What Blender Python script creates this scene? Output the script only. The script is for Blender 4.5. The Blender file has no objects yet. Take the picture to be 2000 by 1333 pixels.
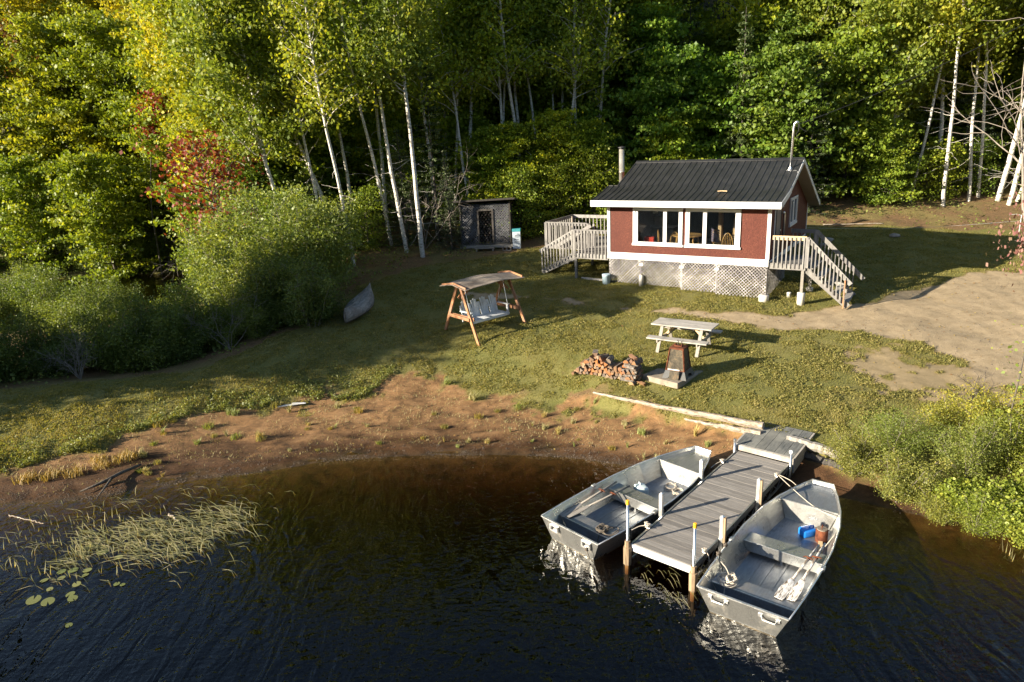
import bpy, math, random
import numpy as np
from mathutils import Vector, Matrix
R = math.radians
random.seed(7)
S = bpy.context.scene
COL = S.collection
# ---------------------------------------------------------------- camera, sky, sun, exposure
CAM_H = 7.33
cd = bpy.data.cameras.new('camera'); cam = bpy.data.objects.new('camera', cd); COL.objects.link(cam)
cd.sensor_width = 36; cd.lens = 36*1365/2000; cd.clip_end = 3000; cd.clip_start = .1
_p, _r = R(16.49), R(-2.70)
_fw = Vector((0, math.cos(_p), -math.sin(_p))); _u0 = Vector((0, math.sin(_p), math.cos(_p))); _x0 = Vector((1, 0, 0))
_rt = _x0*math.cos(_r)+_u0*math.sin(_r); _up = -_x0*math.sin(_r)+_u0*math.cos(_r)
mw = Matrix.Identity(4)
for i in range(3):
    mw[i][0] = _rt[i]; mw[i][1] = _up[i]; mw[i][2] = -_fw[i]
mw[2][3] = CAM_H
cam.matrix_world = mw
S.camera = cam
SUN_EL, SUN_AZ = 17.0, 199.0           # azimuth measured from +x towards +y
w = bpy.data.worlds.new('World'); S.world = w; w.use_nodes = True
wn = w.node_tree; bg = wn.nodes['Background']
sky = wn.nodes.new('ShaderNodeTexSky'); sky.sky_type = 'NISHITA'; sky.sun_disc = False
sky.sun_elevation = R(SUN_EL); sky.sun_rotation = R(90-SUN_AZ) % (2*math.pi)
sky.air_density = 1.0; sky.dust_density = .6; sky.ozone_density = 1.2
wn.links.new(sky.outputs[0], bg.inputs[0]); bg.inputs[1].default_value = .062
sl = bpy.data.lights.new('sun', 'SUN'); so = bpy.data.objects.new('sun', sl); COL.objects.link(so)
sl.energy = 5.0; sl.angle = R(.5); sl.color = (1, .88, .69)
a = R(SUN_AZ); e = R(SUN_EL)
so.rotation_euler = Vector((math.cos(a)*math.cos(e), math.sin(a)*math.cos(e), math.sin(e))).to_track_quat('Z', 'Y').to_euler()
so.location = (-30, -10, 30)
S.view_settings.view_transform = 'Standard'; S.view_settings.look = 'None'; S.view_settings.gamma = 1
S.view_settings.exposure = 1.62
S.render.engine = 'CYCLES'
try:
    S.cycles.max_bounces = 6; S.cycles.diffuse_bounces = 2; S.cycles.glossy_bounces = 3
    S.cycles.transmission_bounces = 4; S.cycles.transparent_max_bounces = 10; S.cycles.volume_bounces = 0
    S.cycles.caustics_reflective = False; S.cycles.caustics_refractive = False
except Exception: pass

# ---------------------------------------------------------------- helpers: materials
def nd(nt, typ, props=None, **inp):
    n = nt.nodes.new('ShaderNode'+typ)
    for k, v in (props or {}).items(): setattr(n, k, v)
    for k, v in inp.items():
        key = int(k[1:]) if k[0] == '_' and k[1:].isdigit() else k.replace('_', ' ')
        s = n.inputs[key]
        if isinstance(v, bpy.types.NodeSocket): nt.links.new(v, s)
        else:
            if isinstance(v, tuple) and len(v) == 3 and s.type == 'RGBA': v = (*v, 1)
            s.default_value = v
    return n
def ramp(nt, fac, *stops, interp='LINEAR'):
    n = nt.nodes.new('ShaderNodeValToRGB'); n.color_ramp.interpolation = interp
    nt.links.new(fac, n.inputs[0]); el = n.color_ramp.elements
    while len(el) < len(stops): el.new(.5)
    for q, (pos, c) in zip(el, stops):
        q.position = pos; q.color = (*c, 1) if isinstance(c, tuple) else (c, c, c, 1)
    return n.outputs[0]
def mixc(nt, f, a, b, blend='MIX'):
    n = nt.nodes.new('ShaderNodeMix'); n.data_type = 'RGBA'; n.blend_type = blend
    for s, v in ((n.inputs[0], f), (n.inputs[6], a), (n.inputs[7], b)):
        if isinstance(v, bpy.types.NodeSocket): nt.links.new(v, s)
        else: s.default_value = (*v, 1) if isinstance(v, tuple) else v
    return n.outputs[2]
def math_(nt, op, a, b=0., c=0., clamp=False):
    n = nt.nodes.new('ShaderNodeMath'); n.operation = op; n.use_clamp = clamp
    for s, v in zip(n.inputs, (a, b, c)):
        if isinstance(v, bpy.types.NodeSocket): nt.links.new(v, s)
        else: s.default_value = v
    return n.outputs[0]
def newmat(name):
    m = bpy.data.materials.new(name); m.use_nodes = True; nt = m.node_tree; nt.nodes.clear()
    out = nt.nodes.new('ShaderNodeOutputMaterial')
    return m, nt, out
def coords(nt, which='Object', scale=(1, 1, 1)):
    tc = nt.nodes.new('ShaderNodeTexCoord')
    return nd(nt, 'Mapping', None, Vector=tc.outputs[which], Scale=scale).outputs[0]
def noise(nt, vec, scale, detail=4, rough=.55, dist=0):
    return nd(nt, 'TexNoise', None, Vector=vec, Scale=float(scale), Detail=float(detail), Roughness=rough, Distortion=float(dist)).outputs[0]
def var(nt): return nd(nt, 'Attribute', {'attribute_name': 'var'}).outputs['Fac']
def finish(nt, out, col, rough=.6, metal=0., bump=None, bstr=.3, bdist=.01, spec=.5, **kw):
    b = nd(nt, 'BsdfPrincipled', None, Base_Color=col, Roughness=rough, Metallic=metal)
    b.inputs['Specular IOR Level'].default_value = spec
    for k, v in kw.items(): 
        if isinstance(v, bpy.types.NodeSocket): nt.links.new(v, b.inputs[k.replace('_', ' ')])
        else: b.inputs[k.replace('_', ' ')].default_value = v
    if bump is not None:
        bn = nd(nt, 'Bump', None, Height=bump, Strength=bstr, Distance=bdist); nt.links.new(bn.outputs[0], b.inputs['Normal'])
    nt.links.new(b.outputs[0], out.inputs[0]); return b
def grain(name, c1, c2, c3=None, stretch=(1, 12, 12), scale=3, rough=.8, vamt=.35, bstr=.4, bdist=.006, spec=.25):
    """weathered or painted stuff with a streaky grain and a tint per plank"""
    m, nt, out = newmat(name); v = coords(nt, 'Object', stretch)
    n = noise(nt, v, scale, 6, .65, .4); n2 = noise(nt, coords(nt, 'Object', (1, 1, 1)), 1.7, 3)
    c = ramp(nt, n, (.3, c1), (.7, c2))
    if c3: c = mixc(nt, ramp(nt, n2, (.5, 0.), (.7, 1.)), c, c3)
    k = math_(nt, 'MULTIPLY_ADD', var(nt), vamt, 1-vamt/2)
    g = nd(nt, 'CombineColor', None, Red=k, Green=k, Blue=k).outputs[0]
    c = mixc(nt, 1., c, g, 'MULTIPLY')
    finish(nt, out, c, rough, 0, n, bstr, bdist, spec); return m
def plain(name, col, rough=.5, metal=0., amt=.15, scale=6, bstr=.1, spec=.5, rvar=.15):
    m, nt, out = newmat(name); n = noise(nt, coords(nt), scale, 5, .6)
    k = ramp(nt, n, (.3, 1-amt), (.7, 1+amt))
    c = mixc(nt, 1., tuple(col), k, 'MULTIPLY')
    r = math_(nt, 'MULTIPLY_ADD', n, rvar*2, rough-rvar)
    finish(nt, out, c, r, metal, n, bstr, .01, spec); return m
M = {}
M['grey_wood'] = grain('weathered_grey_wood', (.17, .16, .15), (.38, .355, .32), (.29, .26, .22), stretch=(12, 1.2, 12), vamt=.4)
M['deck_wood'] = grain('dock_deck_wood', (.14, .13, .12), (.30, .28, .26), (.20, .185, .17), stretch=(14, 1.0, 14), scale=2.5, vamt=.45, bstr=.6)
M['ramp_wood'] = grain('dark_ramp_wood', (.055, .06, .062), (.16, .165, .16), (.22, .22, .20), stretch=(1, 10, 10), vamt=.4)
M['pale_wood'] = grain('bleached_wood', (.28, .26, .235), (.50, .47, .43), (.20, .19, .17), stretch=(1, 9, 9), vamt=.2)
M['rail_wood'] = grain('railing_wood', (.14, .135, .13), (.31, .30, .285), (.21, .20, .20), stretch=(4, 4, 1), scale=3, vamt=.4)
M['new_wood'] = grain('new_pine_board', (.50, .35, .19), (.68, .52, .32), stretch=(1, 10, 10), vamt=.1)
M['red_wood'] = grain('red_stained_wood', (.30, .13, .06), (.45, .24, .125), (.28, .18, .13), stretch=(6, 6, 1), vamt=.2)
M['roof_board'] = grain('swing_roof_board', (.19, .15, .12), (.40, .34, .28), (.15, .115, .09), stretch=(1, 12, 12), vamt=.25)
M['sleeve'] = grain('post_sleeve_wood', (.16, .11, .07), (.38, .28, .18), stretch=(9, 9, 1), vamt=.3)
M['bench_white'] = grain('painted_white_bench', (.60, .63, .66), (.80, .82, .84), (.50, .52, .54), stretch=(7, 7, 1), vamt=.15)
M['lattice'] = grain('whitewashed_lattice', (.20, .19, .19), (.44, .42, .41), (.17, .16, .16), stretch=(1.5, 1.5, 1.5), vamt=.7)
M['lattice_shed'] = grain('grey_lattice', (.08, .085, .095), (.19, .195, .21), (.12, .12, .13), stretch=(3, 3, 3), vamt=.5)
M['dark_wood'] = grain('dark_old_wood', (.035, .032, .03), (.10, .09, .08), stretch=(6, 6, 1), vamt=.4)
M['white'] = plain('white_trim', (.66, .66, .66), .45, amt=.04, scale=3)
M['baseboard'] = plain('scuffed_white_board', (.74, .74, .73), .55, amt=.10, scale=2.2, bstr=.2)
M['steel'] = plain('galvanised_pipe', (.66, .67, .68), .32, 1., amt=.12)
M['chrome'] = plain('stainless_flue', (.62, .59, .53), .3, .6, amt=.2, scale=3)
M['concrete'] = plain('concrete', (.26, .22, .175), .9, amt=.3, scale=5, bstr=.5, spec=.2)
M['footing'] = plain('pale_concrete_tube', (.60, .57, .52), .9, amt=.15, scale=5, bstr=.3, spec=.2)
M['yellow'] = plain('yellow_plastic_cap', (.85, .42, .02), .5)
M['blue'] = plain('blue_plastic', (.02, .22, .75), .3, amt=.05)
M['white_plastic'] = plain('cloudy_plastic', (.62, .72, .72), .4, amt=.05)
M['rope'] = plain('pale_rope', (.52, .46, .38), .9, amt=.3, scale=60)
M['dark_rope'] = plain('dark_rope', (.12, .10, .08), .9, amt=.4, scale=60)
M['black'] = plain('black_iron', (.025, .025, .027), .55, amt=.3)
M['charcoal'] = plain('charcoal_cast_metal', (.05, .052, .055), .6, amt=.3)
M['twig'] = plain('grey_twig', (.24, .21, .18), .9, amt=.3, spec=.2)
M['dark_bark'] = grain('dark_bark', (.05, .042, .035), (.15, .13, .11), (.10, .095, .085), stretch=(7, 7, 1.2), vamt=.1, bstr=.8, bdist=.03)
M['chair_wood'] = plain('varnished_chair_wood', (.75, .46, .16), .35, amt=.2)
M['soffit'] = grain('vented_soffit', (.30, .27, .24), (.42, .38, .34), stretch=(1, 30, 30), vamt=.1)
M['stone'] = plain('grey_stone', (.30, .27, .24), .9, amt=.35, scale=4, bstr=.6, spec=.2)
M['dirty_white'] = plain('dirty_white_plastic', (.62, .60, .56), .6, amt=.15)
M['teal'] = plain('teal_card', (.05, .30, .34), .6)
M['cloth'] = plain('striped_blanket', (.25, .22, .30), .95, amt=.5, scale=25)

def m_siding():
    m, nt, out = newmat('red_stained_plywood'); v = coords(nt, 'Object', (5, 5, 1.0)); n = noise(nt, v, 5, 8, .7, 1.2)
    n2 = noise(nt, coords(nt), 1.3, 3); n3 = noise(nt, coords(nt, 'Object', (2.5, 2.5, 1)), 9, 8, .75, 2.5)
    c = ramp(nt, n3, (.34, (.042, .010, .007)), (.5, (.088, .021, .012)), (.66, (.19, .06, .038)))
    c = mixc(nt, ramp(nt, n2, (.4, 0.), (.75, .5)), c, (.06, .012, .009))
    finish(nt, out, c, .7, 0, n3, .25, .006, .3); return m
M['siding'] = m_siding()
def m_roof():
    m, nt, out = newmat('black_ribbed_steel'); n = noise(nt, coords(nt), 2.5, 5, .6); n2 = noise(nt, coords(nt, 'Object', (8, .6, .6)), 3, 4)
    c = ramp(nt, n, (.3, (.020, .021, .023)), (.75, (.040, .041, .044)))
    c = mixc(nt, ramp(nt, n2, (.55, 0.), (.8, .35)), c, (.075, .075, .078))
    finish(nt, out, c, math_(nt, 'MULTIPLY_ADD', n, .3, .30), .25, n, .08, .01, .5); return m
M['roof'] = m_roof()
def m_alu(name, base, r0, dirt, metal=.92, dirt_lo=.5):
    m, nt, out = newmat(name); v = coords(nt); n = noise(nt, v, 3, 6, .65, .6); n2 = noise(nt, coords(nt, 'Object', (1, 6, 6)), 5, 5, .7)
    c = ramp(nt, n2, (.25, tuple(x*.72 for x in base)), (.75, tuple(min(1, x*1.15) for x in base)))
    d = ramp(nt, n, (dirt_lo, 0.), (dirt_lo+.22, .8))
    c = mixc(nt, d, c, dirt)
    r = math_(nt, 'MULTIPLY_ADD', n, .35, r0)
    finish(nt, out, c, r, math_(nt, 'MULTIPLY_ADD', d, -.55, metal), n, .06, .02); return m
M['alu'] = m_alu('bare_aluminium', (.50, .50, .48), .13, (.30, .24, .16), .82, .56)
M['alu_floor'] = m_alu('dull_aluminium_floor', (.36, .38, .41), .30, (.17, .14, .10), .85, .54)
M['alu_bright'] = m_alu('bright_aluminium_rail', (.80, .80, .79), .22, (.6, .58, .52), .9, .7)
def m_rust():
    m, nt, out = newmat('rusty_steel'); n = noise(nt, coords(nt), 8, 7, .7, .5)
    c = ramp(nt, n, (.3, (.045, .016, .010)), (.5, (.13, .042, .022)), (.7, (.25, .085, .035)))
    finish(nt, out, c, .85, .2, n, .5, .01, .3); return m
M['rust'] = m_rust()
def m_screen():
    m, nt, out = newmat('sooty_fire_screen'); n = noise(nt, coords(nt), 7, 6, .7, .8); n2 = noise(nt, coords(nt), 90, 2)
    c = ramp(nt, n, (.3, (.02, .018, .014)), (.52, (.10, .085, .06)), (.72, (.24, .16, .09)))
    c = mixc(nt, ramp(nt, n2, (.45, 0.), (.6, .5)), c, (.015, .014, .012))
    finish(nt, out, c, .7, .3, n, .4, .01, .3); return m
M['screen'] = m_screen()
def m_birch():
    m, nt, out = newmat('birch_bark'); v = coords(nt, 'Object', (2.2, 2.2, 9)); n = noise(nt, v, 2.2, 5, .7, .6); n2 = noise(nt, coords(nt, 'Object', (1, 1, .35)), 1.6, 4, .6)
    c = ramp(nt, n, (.36, (.07, .06, .05)), (.44, (.52, .49, .44)), (.7, (.80, .77, .71)))
    c = mixc(nt, ramp(nt, n2, (.58, 0.), (.68, .85)), c, (.12, .10, .085))
    finish(nt, out, c, .7, 0, n, .3, .01, .3); return m
M['birch'] = m_birch()
def m_paint_worn():
    m, nt, out = newmat('worn_white_paint'); n = noise(nt, coords(nt, 'Object', (1, 5, 5)), 7, 7, .7, .6)
    c = ramp(nt, n, (.42, (.12, .09, .065)), (.5, (.50, .47, .43)), (.56, (.76, .75, .72)))
    finish(nt, out, c, .75, 0, n, .4, .004, .3); return m
M['oar_paint'] = m_paint_worn()
M['oar_grey'] = grain('weathered_oar_wood', (.16, .14, .12), (.40, .37, .33), stretch=(1, 10, 10), vamt=.1)
def m_drift():
    m, nt, out = newmat('bleached_log'); n = noise(nt, coords(nt, 'Object', (1.5, 9, 9)), 3.4, 8, .75, .8)
    c = ramp(nt, n, (.36, (.07, .05, .035)), (.46, (.30, .24, .18)), (.66, (.56, .50, .43)))
    finish(nt, out, c, .85, 0, n, .9, .03, .2); return m
M['log'] = m_drift()
def m_fire():
    m, nt, out = newmat('split_firewood'); n = noise(nt, coords(nt, 'Object', (3, 3, 3)), 5, 6, .7, .5)
    v = nd(nt, 'ObjectInfo').outputs['Random']; fa = var(nt)
    inner = ramp(nt, v, (0., (.16, .105, .07)), (.3, (.28, .155, .08)), (.5, (.14, .115, .095)), (.7, (.33, .13, .045)), (.85, (.20, .16, .13)), (1., (.36, .23, .12)))
    bark = ramp(nt, n, (.35, (.09, .075, .065)), (.7, (.27, .24, .21)))
    c = mixc(nt, ramp(nt, fa, (.45, 0.), (.5, 1.)), bark, inner)
    c = mixc(nt, 1., c, ramp(nt, n, (.3, .65), (.7, 1.15)), 'MULTIPLY')
    finish(nt, out, c, .85, 0, n, .5, .01, .2); return m
M['firewood'] = m_fire()
def m_glass():
    m, nt, out = newmat('window_glass'); fr = nd(nt, 'Fresnel', None, IOR=1.52).outputs[0]
    f = math_(nt, 'MULTIPLY', math_(nt, 'MULTIPLY', fr, 2.6, clamp=True), math_(nt, 'SUBTRACT', 1., nd(nt, 'NewGeometry').outputs['Backfacing']))
    g = nd(nt, 'BsdfGlossy', None, Color=(1, 1, 1), Roughness=.02); t = nd(nt, 'BsdfTransparent', None, Color=(.78, .79, .79))
    n = noise(nt, coords(nt), 1.2, 2); bn = nd(nt, 'Bump', None, Height=n, Strength=.05, Distance=.02); nt.links.new(bn.outputs[0], g.inputs['Normal'])
    mx = nd(nt, 'MixShader', None, _0=f, _1=t.outputs[0], _2=g.outputs[0]); nt.links.new(mx.outputs[0], out.inputs[0]); return m
M['glass'] = m_glass()
def m_leaf(name, ca, cb, cc, trans=.35, rough=.5, hue=.0):
    """leaf colours: per-leaf 'var' picks between three, the object's own colour tints the whole crown"""
    m, nt, out = newmat(name); f = var(nt); oi = nd(nt, 'ObjectInfo')
    c = ramp(nt, f, (0., ca), (.5, cb), (1., cc))
    c = mixc(nt, 1., c, oi.outputs['Color'], 'MULTIPLY')
    b = nd(nt, 'BsdfPrincipled', None, Base_Color=c, Roughness=rough); b.inputs['Specular IOR Level'].default_value = .4
    tc = mixc(nt, 1., c, (1.25, 1.15, .45), 'MULTIPLY')
    t = nd(nt, 'BsdfTranslucent', None, Color=tc)
    mx = nd(nt, 'MixShader', None, _0=trans, _1=b.outputs[0], _2=t.outputs[0]); nt.links.new(mx.outputs[0], out.inputs[0]); return m
M['leaf_birch'] = m_leaf('birch_leaves', (.085, .145, .03), (.20, .27, .045), (.38, .39, .06), .5)
M['leaf_maple'] = m_leaf('maple_leaves', (.075, .125, .02), (.175, .25, .034), (.35, .38, .05), .45)
M['leaf_red'] = m_leaf('red_maple_leaves', (.15, .028, .018), (.24, .05, .03), (.32, .12, .05), .35)
M['leaf_spruce'] = m_leaf('spruce_needles', (.022, .040, .017), (.048, .072, .027), (.08, .105, .04), .15)
M['leaf_alder'] = m_leaf('alder_leaves', (.07, .11, .026), (.17, .215, .05), (.33, .35, .10), .42)
M['leaf_shrub'] = m_leaf('shrub_leaves', (.08, .11, .035), (.18, .215, .06), (.34, .33, .09), .38)
M['leaf_ground'] = m_leaf('grass_blades', (.12, .13, .03), (.25, .235, .065), (.42, .35, .14), .45, .7)
M['leaf_marsh'] = m_leaf('marsh_blades', (.20, .20, .08), (.36, .34, .15), (.55, .48, .27), .25, .6)
M['leaf_dry'] = m_leaf('dry_leaves', (.16, .07, .03), (.32, .19, .06), (.45, .35, .10), .2, .8)
M['lily'] = m_leaf('lily_pad', (.10, .13, .04), (.17, .19, .06), (.25, .24, .09), .1, .35)

# ---------------------------------------------------------------- helpers: meshes
def tag(o, label=None, cat=None, group=None, kind=None):
    if label: o['label'] = label
    if cat: o['category'] = cat
    if group: o['group'] = group
    if kind: o['kind'] = kind
    return o
def thing(name, label, cat, loc=(0, 0, 0), rz=0., group=None, rot=None, scale=None):
    o = bpy.data.objects.new(name, None); COL.objects.link(o); o.empty_display_size = .2
    o.location = loc; o.rotation_euler = rot if rot else (0, 0, R(rz))
    if scale: o.scale = scale
    return tag(o, label, cat, group)
class MB:
    def __init__(s): s.v = []; s.f = []; s.a = []
    def add(s, vs, fs, va=None):
        n = len(s.v); s.v += [tuple(q) for q in vs]; s.f += [tuple(i+n for i in f) for f in fs]
        va = random.random() if va is None else va; s.a += [va]*len(fs); return s
    def box(s, x0, x1, y0, y1, z0, z1, va=None):
        vs = [(x, y, z) for z in (z0, z1) for y in (y0, y1) for x in (x0, x1)]
        return s.add(vs, [(0, 2, 3, 1), (4, 5, 7, 6), (0, 1, 5, 4), (2, 6, 7, 3), (0, 4, 6, 2), (1, 3, 7, 5)], va)
    def hexa(s, p, va=None):   # 8 points, bottom ring then top ring
        return s.add(p, [(3, 2, 1, 0), (4, 5, 6, 7), (0, 1, 5, 4), (1, 2, 6, 5), (2, 3, 7, 6), (3, 0, 4, 7)], va)
    def beam(s, p, q, w, h, up=(0, 0, 1), va=None):
        p, q = Vector(p), Vector(q); d = (q-p).normalized(); u = Vector(up); sd = d.cross(u)
        if sd.length < 1e-3: sd = d.cross(Vector((1, 0, 0)))
        sd.normalize(); u = sd.cross(d).normalized(); sd *= w/2; u = u*h/2
        return s.hexa([p-sd-u, p+sd-u, p+sd+u, p-sd+u, q-sd-u, q+sd-u, q+sd+u, q-sd+u], va)
    def tube(s, pts, r, n=6, cap=True, va=None):
        pts = [Vector(q) for q in pts]; rs = r if isinstance(r, (list, tuple)) else [r]*len(pts); vs = []
        d0 = (pts[1]-pts[0]).normalized(); ref = Vector((0, 0, 1)) if abs(d0.z) < .9 else Vector((1, 0, 0)); x = d0.cross(ref).normalized()
        for i, q in enumerate(pts):
            d = (pts[min(i+1, len(pts)-1)]-pts[max(i-1, 0)]).normalized(); x = (x-d*x.dot(d)).normalized(); y = d.cross(x)
            for k in range(n):
                t = 2*math.pi*k/n; vs.append(q+(x*math.cos(t)+y*math.sin(t))*rs[i])
        fs = [(i*n+k, i*n+(k+1) % n, (i+1)*n+(k+1) % n, (i+1)*n+k) for i in range(len(pts)-1) for k in range(n)]
        if cap: fs += [tuple(reversed(range(n))), tuple(range((len(pts)-1)*n, len(pts)*n))]
        return s.add(vs, fs, va)
    def lathe(s, prof, c=(0, 0, 0), n=16, va=None, sy=1.):
        vs = [(c[0]+r*math.cos(2*math.pi*k/n), c[1]+r*sy*math.sin(2*math.pi*k/n), c[2]+z) for r, z in prof for k in range(n)]
        fs = [(i*n+k, i*n+(k+1) % n, (i+1)*n+(k+1) % n, (i+1)*n+k) for i in range(len(prof)-1) for k in range(n)]
        fs += [tuple(reversed(range(n))), tuple(range((len(prof)-1)*n, len(prof)*n))]
        return s.add(vs, fs, va)
    def prism(s, pts, h, va=None):   # extrude a planar ring of 3D points by vector h
        n = len(pts); h = Vector(h); a = [Vector(q) for q in pts]; b = [q+h for q in a]
        return s.add(a+b, [tuple(reversed(range(n))), tuple(range(n, 2*n))]+[(i, (i+1) % n, n+(i+1) % n, n+i) for i in range(n)], va)
    def mesh(s, name, mats, smooth=False, mi=None):
        me = bpy.data.meshes.new(name); me.from_pydata(s.v, [], s.f)
        for m in (mats if isinstance(mats, (list, tuple)) else [mats]): me.materials.append(m)
        at = me.attributes.new('var', 'FLOAT', 'FACE'); at.data.foreach_set('value', s.a)
        if smooth: me.polygons.foreach_set('use_smooth', [True]*len(me.polygons))
        me.validate(); me.update(); return me
    def build(s, name, mat, parent=None, smooth=False, bevel=0., label=None):
        o = bpy.data.objects.new(name, s.mesh(name, mat, smooth)); COL.objects.link(o)
        if parent: o.parent = parent
        if bevel:
            b = o.modifiers.new('bevel', 'BEVEL'); b.width = bevel; b.segments = 1; b.limit_method = 'ANGLE'
        if label: o['label'] = label
        return o
def np_mesh(name, V, F, mat, vv=None, smooth=False):
    """V (n,3) float array, F (m,k) int array with the same k for all faces"""
    me = bpy.data.meshes.new(name); k = F.shape[1]
    me.vertices.add(len(V)); me.vertices.foreach_set('co', np.ascontiguousarray(V, np.float32).ravel())
    me.loops.add(F.size); me.loops.foreach_set('vertex_index', F.astype(np.int32).ravel())
    me.polygons.add(len(F)); me.polygons.foreach_set('loop_start', np.arange(0, F.size, k, dtype=np.int32))
    try: me.polygons.foreach_set('loop_total', np.full(len(F), k, np.int32))
    except Exception: pass
    if smooth: me.polygons.foreach_set('use_smooth', np.ones(len(F), bool))
    me.update(calc_edges=True)
    if vv is not None:
        at = me.attributes.new('var', 'FLOAT', 'FACE'); at.data.foreach_set('value', np.ascontiguousarray(vv, np.float32))
    if mat: me.materials.append(mat)
    return me
def add_obj(name, me, parent=None):
    o = bpy.data.objects.new(name, me); COL.objects.link(o)
    if parent: o.parent = parent
    return o
def copy_tree(o, parent=None):
    c = o.copy(); COL.objects.link(c)
    if parent: c.parent = parent
    for ch in [q for q in bpy.data.objects if q.parent == o]: copy_tree(ch, c)
    return c
# ---------------------------------------------------------------- terrain
_SX = [-200, -60, -30, -20, -14, -11.5, -9.7, -8.3, -6.9, -5.5, -4.8, -3.8, -2, -.1, 1.2, 2.2, 2.94, 4.2, 5.5, 6.6, 7.3, 9, 12, 18, 30, 60, 200]
_SY = [0, 6, 11, 12.8, 13.8, 13.95, 14.0, 14.46, 14.8, 15.06, 15.26, 15.38, 15.37, 15.18, 14.95, 14.53, 14.07, 13.4, 12.9, 12.5, 12.0, 10.8, 9.5, 7.5, 4, 0, -20]
_GX = [-200, -20, -14, -12.2, -11.3, -10.4, -9.8, -9, -8.2, -7.1, -6.5, -4.4, -4, -3.7, -2.6, -1.5, 0, 1.3, 2.1, 5.57, 6.85, 8, 12, 18, 30, 200]
_GY = [2, 14.5, 15.0, 15.1, 15.7, 16.1, 16.9, 17.5, 17.9, 18.1, 18.6, 18.7, 19.3, 19.9, 19.8, 19.3, 18.1, 17.55, 17.3, 14.62, 13.3, 12.2, 10.6, 8.6, 5, 1]
def shore_y(x): return np.interp(x, _SX, _SY)
def grass_y(x): return np.interp(x, _GX, _GY)
def sst(a, b, x):
    t = np.clip((x-a)/(b-a), 0, 1); return t*t*(3-2*t)
_rs = np.random.RandomState(5); _LAT = _rs.rand(256, 256)
def vnoise(x, y):
    xi = np.floor(x).astype(int); yi = np.floor(y).astype(int); fx = x-xi; fy = y-yi
    fx = fx*fx*(3-2*fx); fy = fy*fy*(3-2*fy); g = lambda i, j: _LAT[i % 256, j % 256]
    return (g(xi, yi)*(1-fx)+g(xi+1, yi)*fx)*(1-fy)+(g(xi, yi+1)*(1-fx)+g(xi+1, yi+1)*fx)*fy
def fbm(x, y, o=4):
    s = 0; a = .5
    for i in range(o): s = s+a*vnoise(x*2**i+17*i, y*2**i+31*i); a *= .5
    return s/(1-.5**o)
def land_z(x, y):
    """smooth height of the dry ground, the shore and the lake bed"""
    x = np.asarray(x, float); y = np.asarray(y, float)
    sy = shore_y(x); gy = np.interp(x, [-200, -20, -14, -11, -8, -5, -2, 0, 2.1, 5.57, 6.85, 8, 12, 18, 30, 200], [2, 14.5, 15.0, 15.8, 17.6, 18.6, 19.0, 18.3, 17.3, 14.62, 13.3, 12.2, 10.6, 8.6, 5, 1]); d = y-sy; gd = np.maximum(gy-sy, .3)
    lg = sst(1.2, 2.6, x)*(1-sst(9, 13, x))              # the log holds a step here
    gz = .36+.24*lg                                      # height just behind the grass line
    bz = np.where(d < 0, np.maximum(d*.16, -1.9), np.clip(d/gd, 0, 1)*(gz-.10-.20*lg))   # beach and bed
    back = y-gy
    base = np.interp(y, [10, 14, 17, 19, 21, 23, 25, 27, 31, 34, 37, 42, 60, 80, 150], [.55, .62, .85, 1.02, 1.12, 1.32, 1.5, 1.62, 2.0, 2.5, 3.3, 5.2, 13.5, 24, 60])
    base = np.maximum(base, gz)
    up = gz+(base-gz)*sst(0, 3.2, back)
    z = bz+(up-bz)*sst(-.08, .30, back)
    lf = sst(-6.5, -12, x)*sst(17, 22, y)                 # low marshy ground on the left
    low = np.interp(y, [17, 20, 26, 32, 34.5, 36, 42, 45, 60, 90, 150], [.5, .55, .45, .25, -.1, -.35, -.35, .6, 8, 26, 60])
    z = z*(1-lf)+low*lf
    return z
def ground_z(x, y):
    x = np.asarray(x, float); y = np.asarray(y, float); z = land_z(x, y)
    r = (fbm(x*.5, y*.5)-.5)*.16+(fbm(x*2.1, y*2.1)-.5)*.05
    z = z+r*sst(-.1, .35, z)*1.0
    bch = sst(0, .3, y-shore_y(x))*(1-sst(-.3, .1, y-grass_y(x)))*sst(2.8, 1.5, x)
    z = z+bch*(fbm(x*1.2, y*3.8)-.5)*.13+bch*(fbm(x*3.5, y*10)-.5)*.05
    return z
def gz(x, y): return float(ground_z(np.array([x]), np.array([y]))[0])
def poly_sd(x, y, P):
    """signed distance to a polygon, positive inside"""
    d = np.full(x.shape, 1e9); ins = np.zeros(x.shape, bool); n = len(P)
    for i in range(n):
        ax, ay = P[i]; bx, by = P[(i+1) % n]; ex, ey = bx-ax, by-ay; wx, wy = x-ax, y-ay
        t = np.clip((wx*ex+wy*ey)/(ex*ex+ey*ey+1e-12), 0, 1); d = np.minimum(d, np.hypot(wx-t*ex, wy-t*ey))
        c = ((ay <= y) & (by > y)) | ((by <= y) & (ay > y))
        with np.errstate(divide='ignore', invalid='ignore'):
            xi = ax+(y-ay)/(by-ay if by != ay else 1e-9)*ex
        ins ^= c & (x < xi)
    return np.where(ins, d, -d)
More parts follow.
